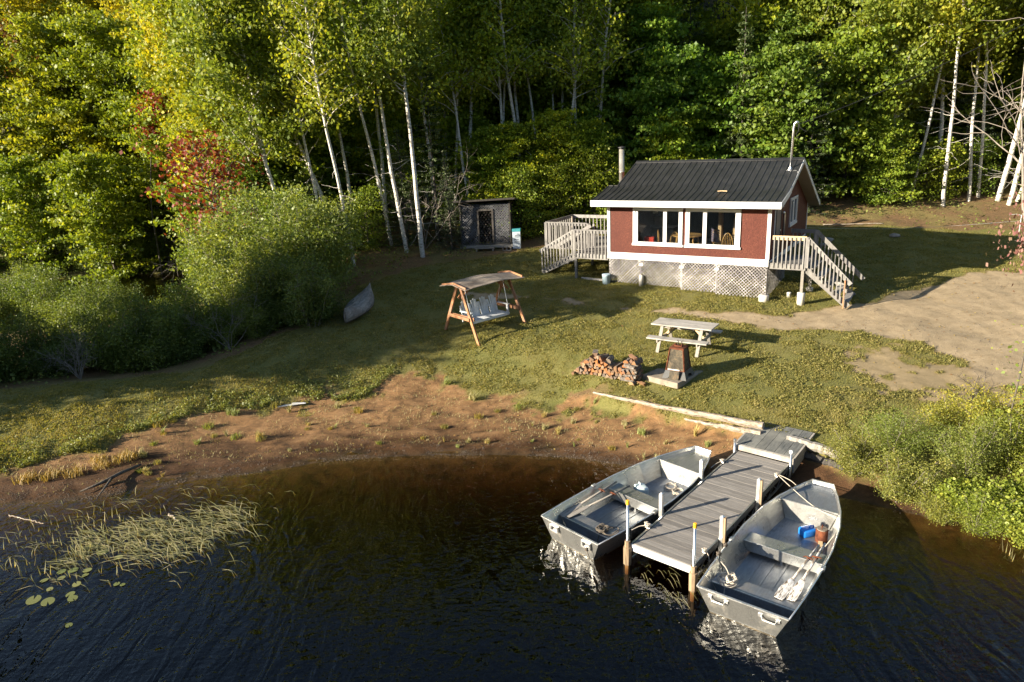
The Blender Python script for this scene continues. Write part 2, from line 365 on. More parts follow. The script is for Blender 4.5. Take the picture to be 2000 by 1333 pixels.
LAWN = [(-60, 2), (-20, 14.5), (-14, 15.0), (-12.2, 15.1), (-11.3, 15.7), (-10.4, 16.1), (-9.8, 16.9), (-9, 17.5), (-8.2, 17.9), (-7.1, 18.1), (-6.5, 18.6), (-4.4, 18.7), (-4, 19.3), (-3.7, 19.9), (-2.6, 19.8), (-1.5, 19.3), (0, 18.1), (1.3, 17.55), (2.1, 17.3), (5.57, 14.62), (6.85, 13.3), (8, 12.2), (12, 10.6), (18, 8.6), (40, 4), (40, 28), (24, 31.5), (16, 33.5), (9, 34.5), (3, 33), (-1, 31.5), (-4.5, 30), (-6.2, 27), (-7.2, 23.5), (-9, 21.2), (-12, 20.2), (-18, 19), (-60, 14)]
DRIVE = [(-1.8, 26.5), (.1, 26.0), (2.0, 24.7), (3.6, 23.6), (5.8, 23.0), (7.67, 22.3), (9.53, 22.2), (12.5, 23.0), (14.8, 24.5), (17.2, 25.4), (19.5, 25.9), (30, 28), (30, 14), (16, 14.2), (12.6, 15.4), (12.1, 16.6), (11.9, 18.0), (11.9, 19.2), (10.8, 20.1), (9.4, 20.4), (8.0, 20.9), (6.66, 21.8), (4.4, 23.1), (2.8, 23.9), (1.0, 25.0), (-1.5, 25.4)]
PATCH = [(9.6, 18.6), (12.2, 18.6), (12.8, 15.0), (10.8, 15.0), (9.2, 16.2)]
def masks(x, y):
    n = (fbm(x*.9, y*.9)-.5); n2 = fbm(x*3.2, y*3.2)-.5
    g = poly_sd(x, y, LAWN)+n*.9+n2*.5+(n*1.4+n2*1.6)*(y < 21)*(x > -6)*(x < 3.5)
    dr = poly_sd(x, y, DRIVE)+n*1.1+n2*.5
    pa = poly_sd(x, y, PATCH)*.5+n*1.6+n2*1.8
    gv = sst(-.12, .12, dr); gr = sst(-.12, .18, g)*(1-gv)
    bare = sst(-.1, .25, pa)*.8; gr = gr*(1-bare); gv = np.maximum(gv, bare*sst(-.1, .2, g))
    ff = (1-sst(-.2, .4, g))*(y > grass_y(x)+.3)*(1-gv)
    return gr, gv, ff, g, dr
def grid_axis(a, b, c, d, coarse, fine): return np.concatenate([np.arange(a, b, coarse), np.arange(b, c, fine), np.arange(c, d+coarse, coarse)])
GX = grid_axis(-160, -19, 23, 160, 3., .13); GY = np.concatenate([np.arange(-220, 0, 20.), np.arange(0, 8, 1.), np.arange(8, 35, .13), np.arange(35, 170, 2.)])
XX, YY = np.meshgrid(GX, GY); ZZ = ground_z(XX, YY)
GR, GV, FF, GS, DS = masks(XX, YY)
nx, ny = len(GX), len(GY)
def m_ground():
    m, nt, out = newmat('ground_cover'); v = coords(nt, 'Object'); at = nd(nt, 'Attribute', {'attribute_name': 'mask'})
    sp = nd(nt, 'SeparateColor', None, Color=at.outputs['Color']); gr, gv, ff = sp.outputs[0], sp.outputs[1], sp.outputs[2]
    geo = nd(nt, 'NewGeometry'); z = nd(nt, 'SeparateXYZ', None, Vector=geo.outputs['Position']).outputs[2]
    nf = noise(nt, v, 28, 6, .7); nm = noise(nt, v, 3.0, 6, .65, .5); nl = noise(nt, v, .7, 4); nn = noise(nt, v, 110, 3, .7)
    sand = ramp(nt, nm, (.30, (.09, .05, .023)), (.5, (.255, .14, .06)), (.72, (.37, .22, .105)))
    sand = mixc(nt, ramp(nt, nf, (.50, 0.), (.68, .55)), sand, (.13, .08, .05))
    sand = mixc(nt, ramp(nt, nn, (.60, 0.), (.70, .8)), sand, (.36, .30, .23))
    nb = noise(nt, coords(nt, 'Object', (.8, 3.2, 1)), 2.2, 7, .7, 1.); sand = mixc(nt, ramp(nt, nb, (.52, 0.), (.64, .55)), sand, (.11, .07, .036))
    px = nd(nt, 'SeparateXYZ', None, Vector=geo.outputs['Position']).outputs[0]
    z_damp_shade = math_(nt, 'MULTIPLY_ADD', nl, -.16, math_(nt, 'ADD', z, .08)); z_damp_shade = math_(nt, 'SUBTRACT', z_damp_shade, math_(nt, 'MULTIPLY', ramp(nt, math_(nt, 'MULTIPLY_ADD', px, .05, .5), (.05, 1.), (.28, 0.), (.72, 0.), (.77, 2.)), .09))
    wet = ramp(nt, z_damp_shade, (.04, 1.), (.15, 0.)); sand_damp_shade = mixc(nt, 1., sand, (.30, .27, .27), 'MULTIPLY')  # damp near the waterline; on the right, painted shade of ramp and bank
    sand = mixc(nt, wet, sand, sand_damp_shade)
    sand = mixc(nt, ramp(nt, z, (-.0, 1.), (.03, 0.)), sand, mixc(nt, ramp(nt, nm, (.35, 0.), (.62, 1.)), (.025, .018, .010), (.085, .055, .028)))
    sand = mixc(nt, ramp(nt, math_(nt, 'ADD', z, 1.), (.55, .95), (.88, 0.)), sand, mixc(nt, ramp(nt, nf, (.45, 0.), (.66, 1.)), (.02, .014, .007), (.10, .06, .026)))
    grs = ramp(nt, nf, (.28, (.07, .08, .018)), (.5, (.15, .15, .042)), (.75, (.28, .24, .10)))
    grs = mixc(nt, ramp(nt, nl, (.42, 0.), (.66, .55)), grs, (.23, .195, .07))
    grs = mixc(nt, ramp(nt, nm, (.62, 0.), (.80, .6)), grs, (.20, .145, .09))
    drv = ramp(nt, nm, (.3, (.28, .215, .13)), (.7, (.43, .335, .215)))
    drv = mixc(nt, ramp(nt, nn, (.56, 0.), (.66, .75)), drv, (.16, .13, .11))
    drv = mixc(nt, ramp(nt, nf, (.62, 0.), (.75, .5)), drv, (.46, .39, .30))
    lit = ramp(nt, nf, (.3, (.06, .038, .02)), (.5, (.18, .11, .055)), (.7, (.36, .22, .11)))
    py = nd(nt, 'SeparateXYZ', None, Vector=geo.outputs['Position']).outputs[1]
    lit = mixc(nt, ramp(nt, nm, (.5, 0.), (.7, .4)), lit, (.05, .06, .018)); lit = mixc(nt, ramp(nt, math_(nt, 'MULTIPLY', py, .01), (.37, 0.), (.42, .8)), lit, (.03, .045, .012))
    lit = mixc(nt, ramp(nt, nl, (.45, 0.), (.60, .55)), lit, grs)
    c = mixc(nt, gv, sand, drv); c = mixc(nt, ff, c, lit); c = mixc(nt, gr, c, grs)
    h = math_(nt, 'MULTIPLY_ADD', nf, .6, math_(nt, 'MULTIPLY', nn, .25))
    rgh = ramp(nt, z, (.02, .35), (.12, .92))
    b = finish(nt, out, c, rgh, 0, h, .9, .035, .25); return m
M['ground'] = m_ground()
idx = (np.arange(ny-1)[:, None]*nx+np.arange(nx-1)[None, :])
FQ = np.stack([idx, idx+1, idx+nx+1, idx+nx], -1)
def fc(A): return (A[:-1, :-1]+A[1:, :-1]+A[:-1, 1:]+A[1:, 1:])/4
cz, cx, cy = fc(ZZ), fc(XX), fc(YY); cgr, cgv, cff = fc(GR), fc(GV), fc(FF)
cls = np.zeros(cz.shape, int)                        # 0 beach, 1 lawn, 2 drive, 3 forest floor, 4 lake bed
cls[cgr > .45] = 1; cls[(cgv > .5) & (cgr <= .45)] = 2; cls[(cff > .5) & (cls != 2)] = 3; cls[(cz < -.0)] = 4
cls[(cls == 0) & (cy > grass_y(cx)+1.0)] = 3
VV = np.stack([XX, YY, ZZ], -1).reshape(-1, 3); MK = np.stack([GR, GV, FF, np.ones_like(GR)], -1).reshape(-1, 4)
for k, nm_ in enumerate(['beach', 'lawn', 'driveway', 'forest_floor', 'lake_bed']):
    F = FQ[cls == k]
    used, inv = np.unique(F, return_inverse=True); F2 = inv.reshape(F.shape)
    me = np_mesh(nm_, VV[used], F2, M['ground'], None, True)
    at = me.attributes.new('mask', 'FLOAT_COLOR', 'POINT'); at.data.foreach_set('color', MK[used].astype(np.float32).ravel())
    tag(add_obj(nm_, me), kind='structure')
# ---- the lake: a closed body of brown water
def m_water():
    m, nt, out = newmat('tannin_water'); tc = nt.nodes.new('ShaderNodeTexCoord')
    mp = nd(nt, 'Mapping', None, Vector=tc.outputs['Object'], Scale=(2.5, .75, 1), Rotation=(0, 0, R(-14)))
    a1 = noise(nt, mp.outputs[0], 1.5, 2, .5, 1.0)
    mp2 = nd(nt, 'Mapping', None, Vector=tc.outputs['Object'], Scale=(1.0, 1.7, 1), Rotation=(0, 0, R(-20)))
    a2 = noise(nt, mp2.outputs[0], 6.0, 2, .5, .3)
    h = math_(nt, 'MULTIPLY_ADD', a2, .28, a1)
    bn = nd(nt, 'Bump', None, Height=h, Strength=.95, Distance=.04)
    fr = nd(nt, 'Fresnel', None, IOR=1.36, Normal=bn.outputs[0])
    g = nd(nt, 'BsdfGlossy', None, Color=(1, 1, 1), Roughness=.03, Normal=bn.outputs[0])
    t = nd(nt, 'BsdfTransparent', None, Color=(.90, .80, .62))
    f2 = math_(nt, 'MULTIPLY', math_(nt, 'MULTIPLY', fr.outputs[0], 1.1, clamp=True), math_(nt, 'SUBTRACT', 1., nd(nt, 'NewGeometry').outputs['Backfacing']))
    mx = nd(nt, 'MixShader', None, _0=f2, _1=t.outputs[0], _2=g.outputs[0]); nt.links.new(mx.outputs[0], out.inputs[0])
    va = nd(nt, 'VolumeAbsorption', None, Color=(.42, .26, .12), Density=2.6); nt.links.new(va.outputs[0], out.inputs['Volume'])
    return m
mb = MB(); mb.box(-165, 165, -225, 60, -4, 0); o = mb.build('lake_water', m_water()); tag(o, kind='structure')

# wooded hills added behind the viewer, unseen, to darken what water and panes mirror
hx = np.linspace(-260, 260, 66); hy = np.linspace(-215, -85, 20); HX, HY = np.meshgrid(hx, hy); HZ = -1.5+62*sst(-85, -170, HY)*(.6+.7*fbm(HX*.02+5, HY*.02))
i_ = (np.arange(19)[:, None]*66+np.arange(65)[None, :]).ravel(); me = np_mesh('added_far_hills', np.stack([HX, HY, HZ], -1).reshape(-1, 3), np.stack([i_, i_+1, i_+67, i_+66], 1), plain('added_far_woods', (.045, .065, .025), .9, amt=.5, scale=.3), None, True); tag(add_obj('added_far_hills', me), kind='structure')
# ---------------------------------------------------------------- cabin (local: x along the front to the right, y to the back, z up from the foot of the white board)
CA = -32.26; CO = Vector((8.88, 23.58, 2.58)); ca, sa = math.cos(R(CA)), math.sin(R(CA))
def cw(x, y, z=0): return Vector((CO.x+x*ca-y*sa, CO.y+x*sa+y*ca, CO.z+z))
def cg(x, y): q = cw(x, y); return gz(q.x, q.y)-CO.z      # ground height in cabin coordinates
cab = thing('cabin', 'small red plywood cabin with black ribbed roof and white lattice skirt', 'cabin', CO, CA)
LX, DY, WT = -5.94, 7.05, .12
def wall_panel(name, axis, a0, a1, z0, z1, at, holes, parent, mat, th=WT, roofline=None):
    """a wall with rectangular holes; axis x: front/back wall at y=at..at+th, axis y: side wall at x=at-th..at"""
    m = MB(); us = sorted({a0, a1, *[h[0] for h in holes], *[h[1] for h in holes]}); zs = sorted({z0, z1, *[h[2] for h in holes], *[h[3] for h in holes]})
    for i in range(len(us)-1):
        for j in range(len(zs)-1):
            u, z = (us[i]+us[i+1])/2, (zs[j]+zs[j+1])/2
            if any(h[0] < u < h[1] and h[2] < z < h[3] for h in holes): continue
            if axis == 'x': m.box(us[i], us[i+1], at, at+th, zs[j], zs[j+1], .5)
            else: m.box(at-th, at, us[i], us[i+1], zs[j], zs[j+1], .5)
    if roofline:
        m.prism([(at-th if axis == 'y' else 0, u, z) for u, z in roofline], (th, 0, 0), .5)
    return m.build(name, mat, parent)
WINL = (-4.83, -3.10, .62, 1.87); WINR = (-2.83, -1.05, .62, 1.87)
wall_panel('front_wall', 'x', LX+.001, -.001, .2, 2.12, 0, [WINL, WINR], cab, M['siding'])
SW = (3.28, 4.48, 1.0, 1.93); DR = (1.02, 1.55, .1, 2.02)
gable = [(0, 2.0), (7.05, 1.62), (7.05, 1.74), (2.95, 3.30), (.93, 2.50), (0, 2.30)]
wall_panel('side_wall', 'y', WT, DY, .0, 1.62, 0, [(SW[0], SW[1], SW[2], 1.62)], cab, M['siding'])
# upper side wall built as strips round the window and up to the roof line
m = MB()
def rl(y): return float(np.interp(y, [-.6, .93, 2.95, 7.3], [2.10, 2.45, 3.28, 1.50]))
for y0, y1, zb in ((WT, .93, 1.62), (.93, 2.95, 1.62), (2.95, 3.28, 1.62), (3.28, 4.48, 1.93), (4.48, 7.05, 1.62)):
    m.hexa([(-WT, y0, zb), (0, y0, zb), (0, y1, zb), (-WT, y1, zb), (-WT, y0, rl(y0)), (0, y0, rl(y0)), (0, y1, rl(y1)), (-WT, y1, rl(y1))], .5)
m.build('gable_wall', M['siding'], cab)
m = MB()
m.box(LX, LX+WT, WT, DY, .0, 1.6, .5)
for y0, y1 in ((WT, .93), (.93, 2.95), (2.95, 7.05)):
    m.hexa([(LX, y0, 1.6), (LX+WT, y0, 1.6), (LX+WT, y1, 1.6), (LX, y1, 1.6), (LX, y0, rl(y0)), (LX+WT, y0, rl(y0)), (LX+WT, y1, rl(y1)), (LX, y1, rl(y1))], .5)
m.build('far_gable_wall', M['siding'], cab)
m = MB(); m.box(LX+WT, -WT, DY-WT, DY, 0, 1.55, .5); m.build('rear_wall', M['siding'], cab)
m = MB(); m.box(LX+.02, -.02, WT, DY-WT, -.02, .08, .5); m.build('floor', M['dark_bark'], cab)
m = MB(); m.box(-1.3, -1.25, 2.6, DY-WT, .08, 2.3, .5); m.box(LX+WT, -WT, 5.2, 5.26, .08, 2.2, .5); m.build('inner_partition', M['dark_wood'], cab)
m = MB(); m.box(LX, .012, -.03, 0, -.012, .235, .5); m.box(0, .028, 0.001, DY, -.012, .16, .5); m.build('baseboard', M['baseboard'], cab)
for x0, x1, y0, y1, z0, z1 in ((LX-.012, LX+.10, -.024, .0, .236, 2.03), (-.09, .03, -.024, 0., .236, 2.03), (.0, .022, DY-.09, DY+.02, .162, 1.66), (.0, .024, .60, .72, .13, 2.10)):
    MB().box(x0, x1, y0, y1, z0, z1).build('corner_trim', M['white'], cab)
# roof: ribbed sheets following front flare, main slope and rear slope
XR, XL = .42, LX-.03; ZR, ZK, ZE, ZB = 3.428, 2.60, 2.225, 1.88; YR, YK, YE, YB = 2.99, .93, -.57, 6.38
YB, ZB = 7.35, 1.62
ZB = ZR-(YB-YR)*(3.42-1.88)/(6.36-3.01)
prof = []
ctl = [(YR, ZR), (2.3, ZR-.29), (1.5, 2.82), (YK+.1, 2.635), (YK-.35, 2.485), (0.1, 2.375), (YE, ZE)]
m = MB()
def rib_sheet(m, x0, x1, pts, th=.012, pitch=.229):
    n = max(1, int(round((x1-x0)/pitch))); p = (x1-x0)/n; xs = []
    for i in range(n):
        b = x0+i*p; xs += [(b, .022), (b+.018, .022), (b+.034, 0), (b+p-.034, 0), (b+p-.018, .022)]
    xs.append((x1, .022)); vs = []; fs = []
    for (y, z) in pts:
        for (x, h) in xs: vs.append((x, y, z+h))
    k = len(xs); fs = [(j*k+i, (j+1)*k+i, (j+1)*k+i+1, j*k+i+1) for j in range(len(pts)-1) for i in range(k-1)]
    n0 = len(vs); vs += [(x, y, z-th) for (y, z) in pts for x in (x0, x1)]
    fs += [(n0+2*j, n0+2*j+1, n0+2*j+3, n0+2*j+2) for j in range(len(pts)-1)]
    m.add(vs, fs, .5)
rib_sheet(m, XL, XR, ctl[:4])
rib_sheet(m, LX-.43, XR, [(YK+.1, 2.635)]+ctl[4:])
rib_sheet(m, XL, XR, [(YR, ZR), (5, ZR-(5-YR)*.46), (YB, ZB)])
m.prism([(LX-.43, YK+.1, 2.60), (LX-.43, YK+.1, 2.655), (XL, YK+.1, 2.655), (XL, YK+.1, 2.60)], (0, .02, 0), .5)
roof = m.build('roof', M['roof'], cab)
m = MB(); m.hexa([(XL-.01, YR-.14, ZR-.045), (XR+.01, YR-.14, ZR-.045), (XR+.01, YR, ZR+.03), (XL-.01, YR, ZR+.03), (XL-.01, YR-.14, ZR-.03), (XR+.01, YR-.14, ZR-.03), (XR+.01, YR, ZR+.045), (XL-.01, YR, ZR+.045)])
m.hexa([(XL-.01, YR, ZR+.03), (XR+.01, YR, ZR+.03), (XR+.01, YR+.14, ZR-.045), (XL-.01, YR+.14, ZR-.045), (XL-.01, YR, ZR+.045), (XR+.01, YR, ZR+.045), (XR+.01, YR+.14, ZR-.03), (XL-.01, YR+.14, ZR-.03)])
m.build('ridge_cap', M['roof'], roof)
m = MB(); m.box(LX-.44, XR+.014, YE-.028, YE-.003, ZE-.21, ZE+.012, .5); m.build('fascia', M['white'], cab)
def barge(name, x0, x1, pts, h):   # pts top line
    m = MB()
    for (y0, z0, h0), (y1, z1, h1) in zip(pts[:-1], pts[1:]):
        m.hexa([(x0, y0, z0-h0), (x1, y0, z0-h0), (x1, y1, z1-h1), (x0, y1, z1-h1), (x0, y0, z0), (x1, y0, z0), (x1, y1, z1), (x0, y1, z1)], .5)
    return m.build(name, M['roof' if x0 < -3 else 'white'], cab)
barge('barge_board', XR+.002, XR+.026, [(YE, ZE+.01, .21), (YK-.35, 2.49, .20), (YK, 2.60, .20), (YK+.001, 2.60, .15), (1.5, 2.82, .15), (YR, ZR+.01, .16)], .15)
barge('barge_board', XR+.002, XR+.026, [(YR+.001, ZR+.01, .16), (YB, ZB+.01, .16)], .16)
barge('barge_board', XL-.03, XL-.004, [(YK+.1, 2.655, .15), (YR, ZR+.01, .16), (YB, ZB+.01, .16)], .16)
m = MB(); m.box(XL, XR+.012, YB, YB+.025, ZB-.15, ZB+.0); m.build('fascia', M['white'], cab)
m = MB()
for pts in ([(YE+.0, ZE-.20), (0.0, ZE-.20)],):
    m.box(LX-.42, XR, YE, -.002, ZE-.19, ZE-.17)
for (y0, z0), (y1, z1) in (((-.0, 2.08), (YK, 2.42)), ((YK, 2.42), (YR, ZR-.16)), ((YR, ZR-.16), (YB, ZB-.16))):
    m.hexa([(.001, y0, z0), (XR, y0, z0), (XR, y1, z1), (.001, y1, z1), (.001, y0, z0+.02), (XR, y0, z0+.02), (XR, y1, z1+.02), (.001, y1, z1+.02)])
m.build('soffit', M['soffit'], cab)
# windows: frame, sashes, panes
def window(x0, x1, z0, z1, side, sash):
    """side 'x' front wall; sash: x positions of the mullions with the sliding sash between"""
    fr = MB(); f = .10
    P = (lambda a0, a1, b0, b1, c0, c1: fr.box(a0, a1, b0, b1, c0, c1, .5)) if side == 'x' else (lambda a0, a1, b0, b1, c0, c1: fr.box(-b1, -b0, a0, a1, c0, c1, .5))
    P(x0-.08, x0, -.045, .10, z0, z1+.06); P(x1, x1+.08, -.045, .10, z0, z1+.06); P(x0, x1, -.045, .10, z1, z1+.06); P(x0-.11, x1+.11, -.06, .10, z0-.08, z0)
    w_ = fr.build('window', M['white'], cab)
    s = MB(); fr = s
    for a, b in sash['rails']: P(a, b, -.02, .03, z0, z1)
    for a, b in sash['frames']:
        P(a, b, -.022, .028, z1-.055, z1); P(a, b, -.022, .028, z0, z0+.055); P(a, a+.065, -.023, .027, z0+.055, z1-.055); P(b-.065, b, -.023, .027, z0+.055, z1-.055)
    s.build('sash', M['white'], w_)
    g = MB(); fr = g; P(x0, x1, .034, .038, z0, z1); g.build('pane', M['glass'], w_)
    return w_
window(*WINL, 'x', dict(rails=[(-4.83, -4.79)], frames=[(-3.68, -3.10), (-4.79, -3.68)]))
window(*WINR, 'x', dict(rails=[(-1.09, -1.05)], frames=[(-2.83, -2.22), (-2.22, -1.09)]))
window(SW[0], SW[1], SW[2], SW[3], 'y', dict(rails=[(3.85, 3.91)], frames=[(3.28, 3.85), (3.91, 4.48)]))
# the porch door in the side wall
dr = MB().box(.012, .04, .74, 1.50, .18, 2.02, .5).build('door', plain('grey_brown_door', (.20, .17, .15), .5, amt=.1), cab)
m = MB()
for y0, y1, z0, z1 in ((.72, .76, .16, 2.06), (1.48, 1.52, .16, 2.06), (.76, 1.48, 2.02, 2.06)): m.box(.012, .05, y0, y1, z0, z1)
m.build('door_frame', M['dark_wood'], dr)
MB().lathe([(.02, 0), (.024, .03), (.02, .06)], (.06, 1.42, 1.02), 8).build('door_handle', M['steel'], dr)
# vent pipe on the side wall, flue with cap, power mast
m = MB(); m.tube([(.10, 1.78, .22), (.10, 1.78, 1.55), (.10, 1.70, 1.64), (.10, 1.52, 1.66)], .045, 10); m.box(.0, .07, 1.76, 1.80, .8, .83); m.build('vent_pipe', M['steel'], cab, True)
m = MB(); fx, fy = -6.66, 3.05
m.lathe([(.11, 0), (.11, .5), (.118, .5), (.118, .53), (.11, .53), (.11, 1.42)], (fx, fy, 2.52), 20); m.tube([(fx, fy, 2.6), (fx+.35, fy, 2.58)], .02, 6)
fl = m.build('flue', M['chrome'], cab, True)
m = MB(); m.lathe([(.10, 0), (.10, .06)], (fx, fy, 3.94), 16); m.lathe([(.16, 0), (.15, .03), (.02, .07)], (fx, fy, 4.0), 18); m.build('flue_cap', M['black'], fl)
m = MB(); mx_, my_ = .10, 2.25
m.tube([(mx_, my_, 3.05), (mx_+.035, my_, 4.55), (mx_+.06, my_, 4.66), (mx_+.12, my_, 4.71), (mx_+.17, my_, 4.66)], [.04]*3+[.045, .05], 12)
ms = m.build('power_mast', M['steel'], cab, True)
m = MB(); m.lathe([(.11, 0), (.10, .03), (.055, .06), (.045, .10)], (mx_, my_, 3.08), 16); m.box(mx_-.16, mx_+.26, my_-.15, my_+.11, 3.062, 3.072); m.build('flashing', M['steel'], ms)
m = MB(); m.tube([(mx_+.17, my_, 4.66), (mx_+.25, my_, 4.5), (mx_+.35, my_+.05, 4.42), (mx_+.42, my_+.1, 4.38)], .009, 5); m.tube([(mx_+.17, my_, 4.66), (mx_+.2, my_, 4.4), (mx_+.12, my_, 4.3), (mx_+.2, my_, 4.2), (mx_+.08, my_, 4.1)], .009, 5); m.build('drip_loop', M['black'], ms)
# skirt lattice: crossed strips clipped to a rectangle
def lattice(m, u0, u1, w0, w1, place, pitch=.085, sw=.038, th=.006, bfun=None):
    def clip(c, s):   # line w = s*u + c
        ts = []
        for u in (u0, u1):
            w_ = s*u+c
            if w0 <= w_ <= w1: ts.append((u, w_))
        for w_ in (w0, w1):
            u = (w_-c)/s
            if u0 < u < u1: ts.append((u, w_))
        return ts[:2] if len(ts) >= 2 and math.dist(ts[0], ts[1]) > .03 else None
    step = pitch*math.sqrt(2); h = sw*math.sqrt(2)/2
    for s, dep in ((1, 0), (-1, th*1.15)):
        lo, hi = (w0-s*u1, w1-s*u0) if s > 0 else (w0+u0, w1+u1); c = lo+step/2
        while c < hi:
            q = clip(c, s)
            if q and random.random() > .004:
                (ua, wa), (ub, wb) = sorted(q); va = random.random()
                pts = [(ua, wa-h), (ub, wb-h), (ub, wb+h), (ua, wa+h)]
                pts = [(u, min(max(w_, w0), w1)) for u, w_ in pts]
                m.hexa([place(u, dep, w_) for u, w_ in pts]+[place(u, dep+th, w_) for u, w_ in pts], va)
            c += step
SK = [(-5.90, -4.64), (-4.62, -3.06), (-3.04, -1.78), (-1.76, -.02)]
for i, (x0, x1) in enumerate(SK):
    zb = cg((x0+x1)/2, .1)+.02; zb = min(zb, -.85); m = MB()
    lattice(m, x0, x1, zb, -.005, lambda u, d, w_: (u, .02+d, w_))
    lp = m.build('skirt_lattice', M['lattice'], cab)
    if i < 3: MB().box(x1, x1+.05, .012, .05, zb, -.02).build('batten', M['lattice'], lp)
m = MB(); lattice(m, .06, 3.2, min(-.9, cg(0, 1)), -.005, lambda u, d, w_: (-.03-d, u, w_), .085); m.build('skirt_lattice', M['lattice'], cab)
m = MB(); lattice(m, .06, 6.9, min(-.9, cg(LX, 3)), -.005, lambda u, d, w_: (LX+.03+d, u, w_), .09); m.build('skirt_lattice', M['lattice'], cab)
MB().box(LX+.1, -.1, 3.2, 3.25, -1.2, -.03).build('crawlspace_wall', M['dark_wood'], cab)
for i, x in enumerate((-4.62, -3.05, -1.77)):
    MB().box(x-.06, x+.10, -.012, .01, -.24, -.15).build('bracket', M['dirty_white'], cab)
def pier(x, y, r, top, parent, name='footing', mat='footing'):
    g = cg(x, y)-.08; m = MB(); m.lathe([(r, g), (r, top-.01), (r*.96, top)], (x, y, 0), 18); return m.build(name, M[mat], parent, True)
pier(-4.55, -.07, .085, cg(-4.55, -.07)+.42, cab); pier(-.05, -.10, .17, cg(-.05, -.1)+.20, cab)
pier(.85, 2.9, .10, -.55, cab); MB().box(.72, .80, 2.9, 2.98, cg(.8, 2.9), -.02).build('post', M['grey_wood'], cab)
# ---- decks with railings and stairs
def railing(parent, p0, p1, z0, h=.95, n=8, first=True, mat='rail_wood', topmat=None, side=1, over=.0, low=-.03):
    """top rail with balusters nailed outside; p0, p1 in plan, z0=(za, zb) floor heights at the two ends"""
    p0, p1 = Vector(p0), Vector(p1); d = (p1-p0); L_ = d.length; d.normalize(); nn = Vector((d.y, -d.x))*side
    za, zb = z0 if isinstance(z0, tuple) else (z0, z0)
    A = lambda t, z, o=0: (p0.x+d.x*t*L_+nn.x*o, p0.y+d.y*t*L_+nn.y*o, z)
    m = MB(); up = (-d.x*(zb-za), -d.y*(zb-za), L_)
    m.beam(A(0, za+h-.07, 0), A(1+over/L_, zb+h-.07+(zb-za)*over/L_, 0), .038, .14, (0, 0, 1))
    m.build('top_rail', M[topmat or mat], parent)
    for i in range(n):
        t = (i+.5)/n; z = za+(zb-za)*t; m = MB(); q0, q1 = A(t, z+low, .038), A(t, z+h-.04, .038)
        m.beam(q0, q1, .036, .036, (d.x, d.y, 0)); m.build('baluster', M[mat], parent)
def platform(parent, x0, x1, y0, y1, z, along='x', mat='rail_wood'):
    m = MB(); p = .14; a, b = (y0, y1) if along == 'x' else (x0, x1); n = int((b-a)/p)+1; p = (b-a)/n
    for i in range(n):
        if along == 'x': m.box(x0, x1, a+i*p+.003, a+(i+1)*p-.003, z-.035, z)
        else: m.box(a+i*p+.003, a+(i+1)*p-.003, y0, y1, z-.035, z)
    m.build('deck_boards', M[mat], parent)
    m = MB()
    for q in ((x0, x1, y0-.0, y0+.04), (x0, x1, y1-.04, y1), (x0, x0+.04, y0+.041, y1-.041), (x1-.04, x1, y0+.041, y1-.041)): m.box(*q, z-.20, z-.037)
    m.build('rim_joist', M[mat], parent)
def stair(parent, start, dirv, width_v, z_top, z_bot, run, n, mat='rail_wood', open_=True):
    s = Vector(start); d = Vector(dirv).normalized(); wv = Vector(width_v)
    for k in (0, 1):
        o_ = s+wv*k; m = MB(); a = (o_.x, o_.y, z_top-.16); b = (o_.x+d.x*run, o_.y+d.y*run, z_bot+.02)
        m.beam(a, b, .04, .20); m.build('stringer', M[mat], parent)
    for i in range(n):
        t = (i+.6)/n; c = s+d*run*t; z = z_top+(z_bot-z_top)*t+.02; m = MB(); e_ = c+wv
        m.beam((c.x, c.y, z), (e_.x, e_.y, z), .24, .035); m.build('tread', M['pale_wood'] if i % 2 else M[mat], parent)
def post(parent, x, y, z1, w_=.09, mat='grey_wood', foot=None):
    g = cg(x, y)
    if foot: pier(x, y, foot[0], g+foot[1], parent); g += foot[1]
    MB().box(x-w_/2, x+w_/2, y-w_/2, y+w_/2, g-.03, z1).build('post', M[mat], parent)
rd = thing('porch_deck', 'small weathered porch with stairs going down on the cabin\'s right side', 'deck', CO, CA)
FZ = .12; platform(rd, .045, 1.20, .03, 1.86, FZ)
railing(rd, (.10, .05), (1.18, .05), FZ, .94, 8, topmat='new_wood', low=-.15)
railing(rd, (.35, 1.84), (1.20, 1.84), FZ, .94, 6, side=-1, low=-.15)
gzr = cg(2.5, .9)
stair(rd, (1.20, .12), (1, 0), (0, 1.62), FZ, gzr, 1.38, 5)
railing(rd, (1.20, .06), (2.50, .06), (FZ, gzr+.02), .95, 11, side=1, low=-.05, over=.12)
railing(rd, (1.20, 1.82), (2.55, 1.82), (FZ, gzr+.02), .95, 11, side=-1, low=-.05, over=.28)
MB().box(2.43, 2.465, -.02, .02, gzr-.03, gzr+.92).build('newel_stake', M['red_wood'], rd)
post(rd, 1.12, .09, FZ-.04, foot=(.125, .42)); post(rd, 1.12, 1.78, FZ-.04, foot=(.12, .12)); MB().box(1.16, 1.24, .01, .09, FZ-.1, FZ+.92).build('post', M['rail_wood'], rd); MB().box(1.16, 1.24, 1.80, 1.88, FZ-.1, FZ+.92).build('post', M['rail_wood'], rd)
ld = thing('side_deck', 'grey timber deck with railings and stairs at the cabin\'s left end', 'deck', CO, CA)
FZ2 = .10
platform(ld, -7.42, LX-.02, .03, 1.9, FZ2); platform(ld, -9.75, LX-.02, 1.92, 4.6, FZ2+.001)
railing(ld, (-7.42, .05), (LX-.04, .05), FZ2, .95, 10, low=-.15)
railing(ld, (-9.73, 1.94), (-7.75, 1.94), FZ2, .95, 14, low=-.15); railing(ld, (-9.73, 1.98), (-9.73, 4.56), FZ2, .95, 14, side=-1, low=-.15)
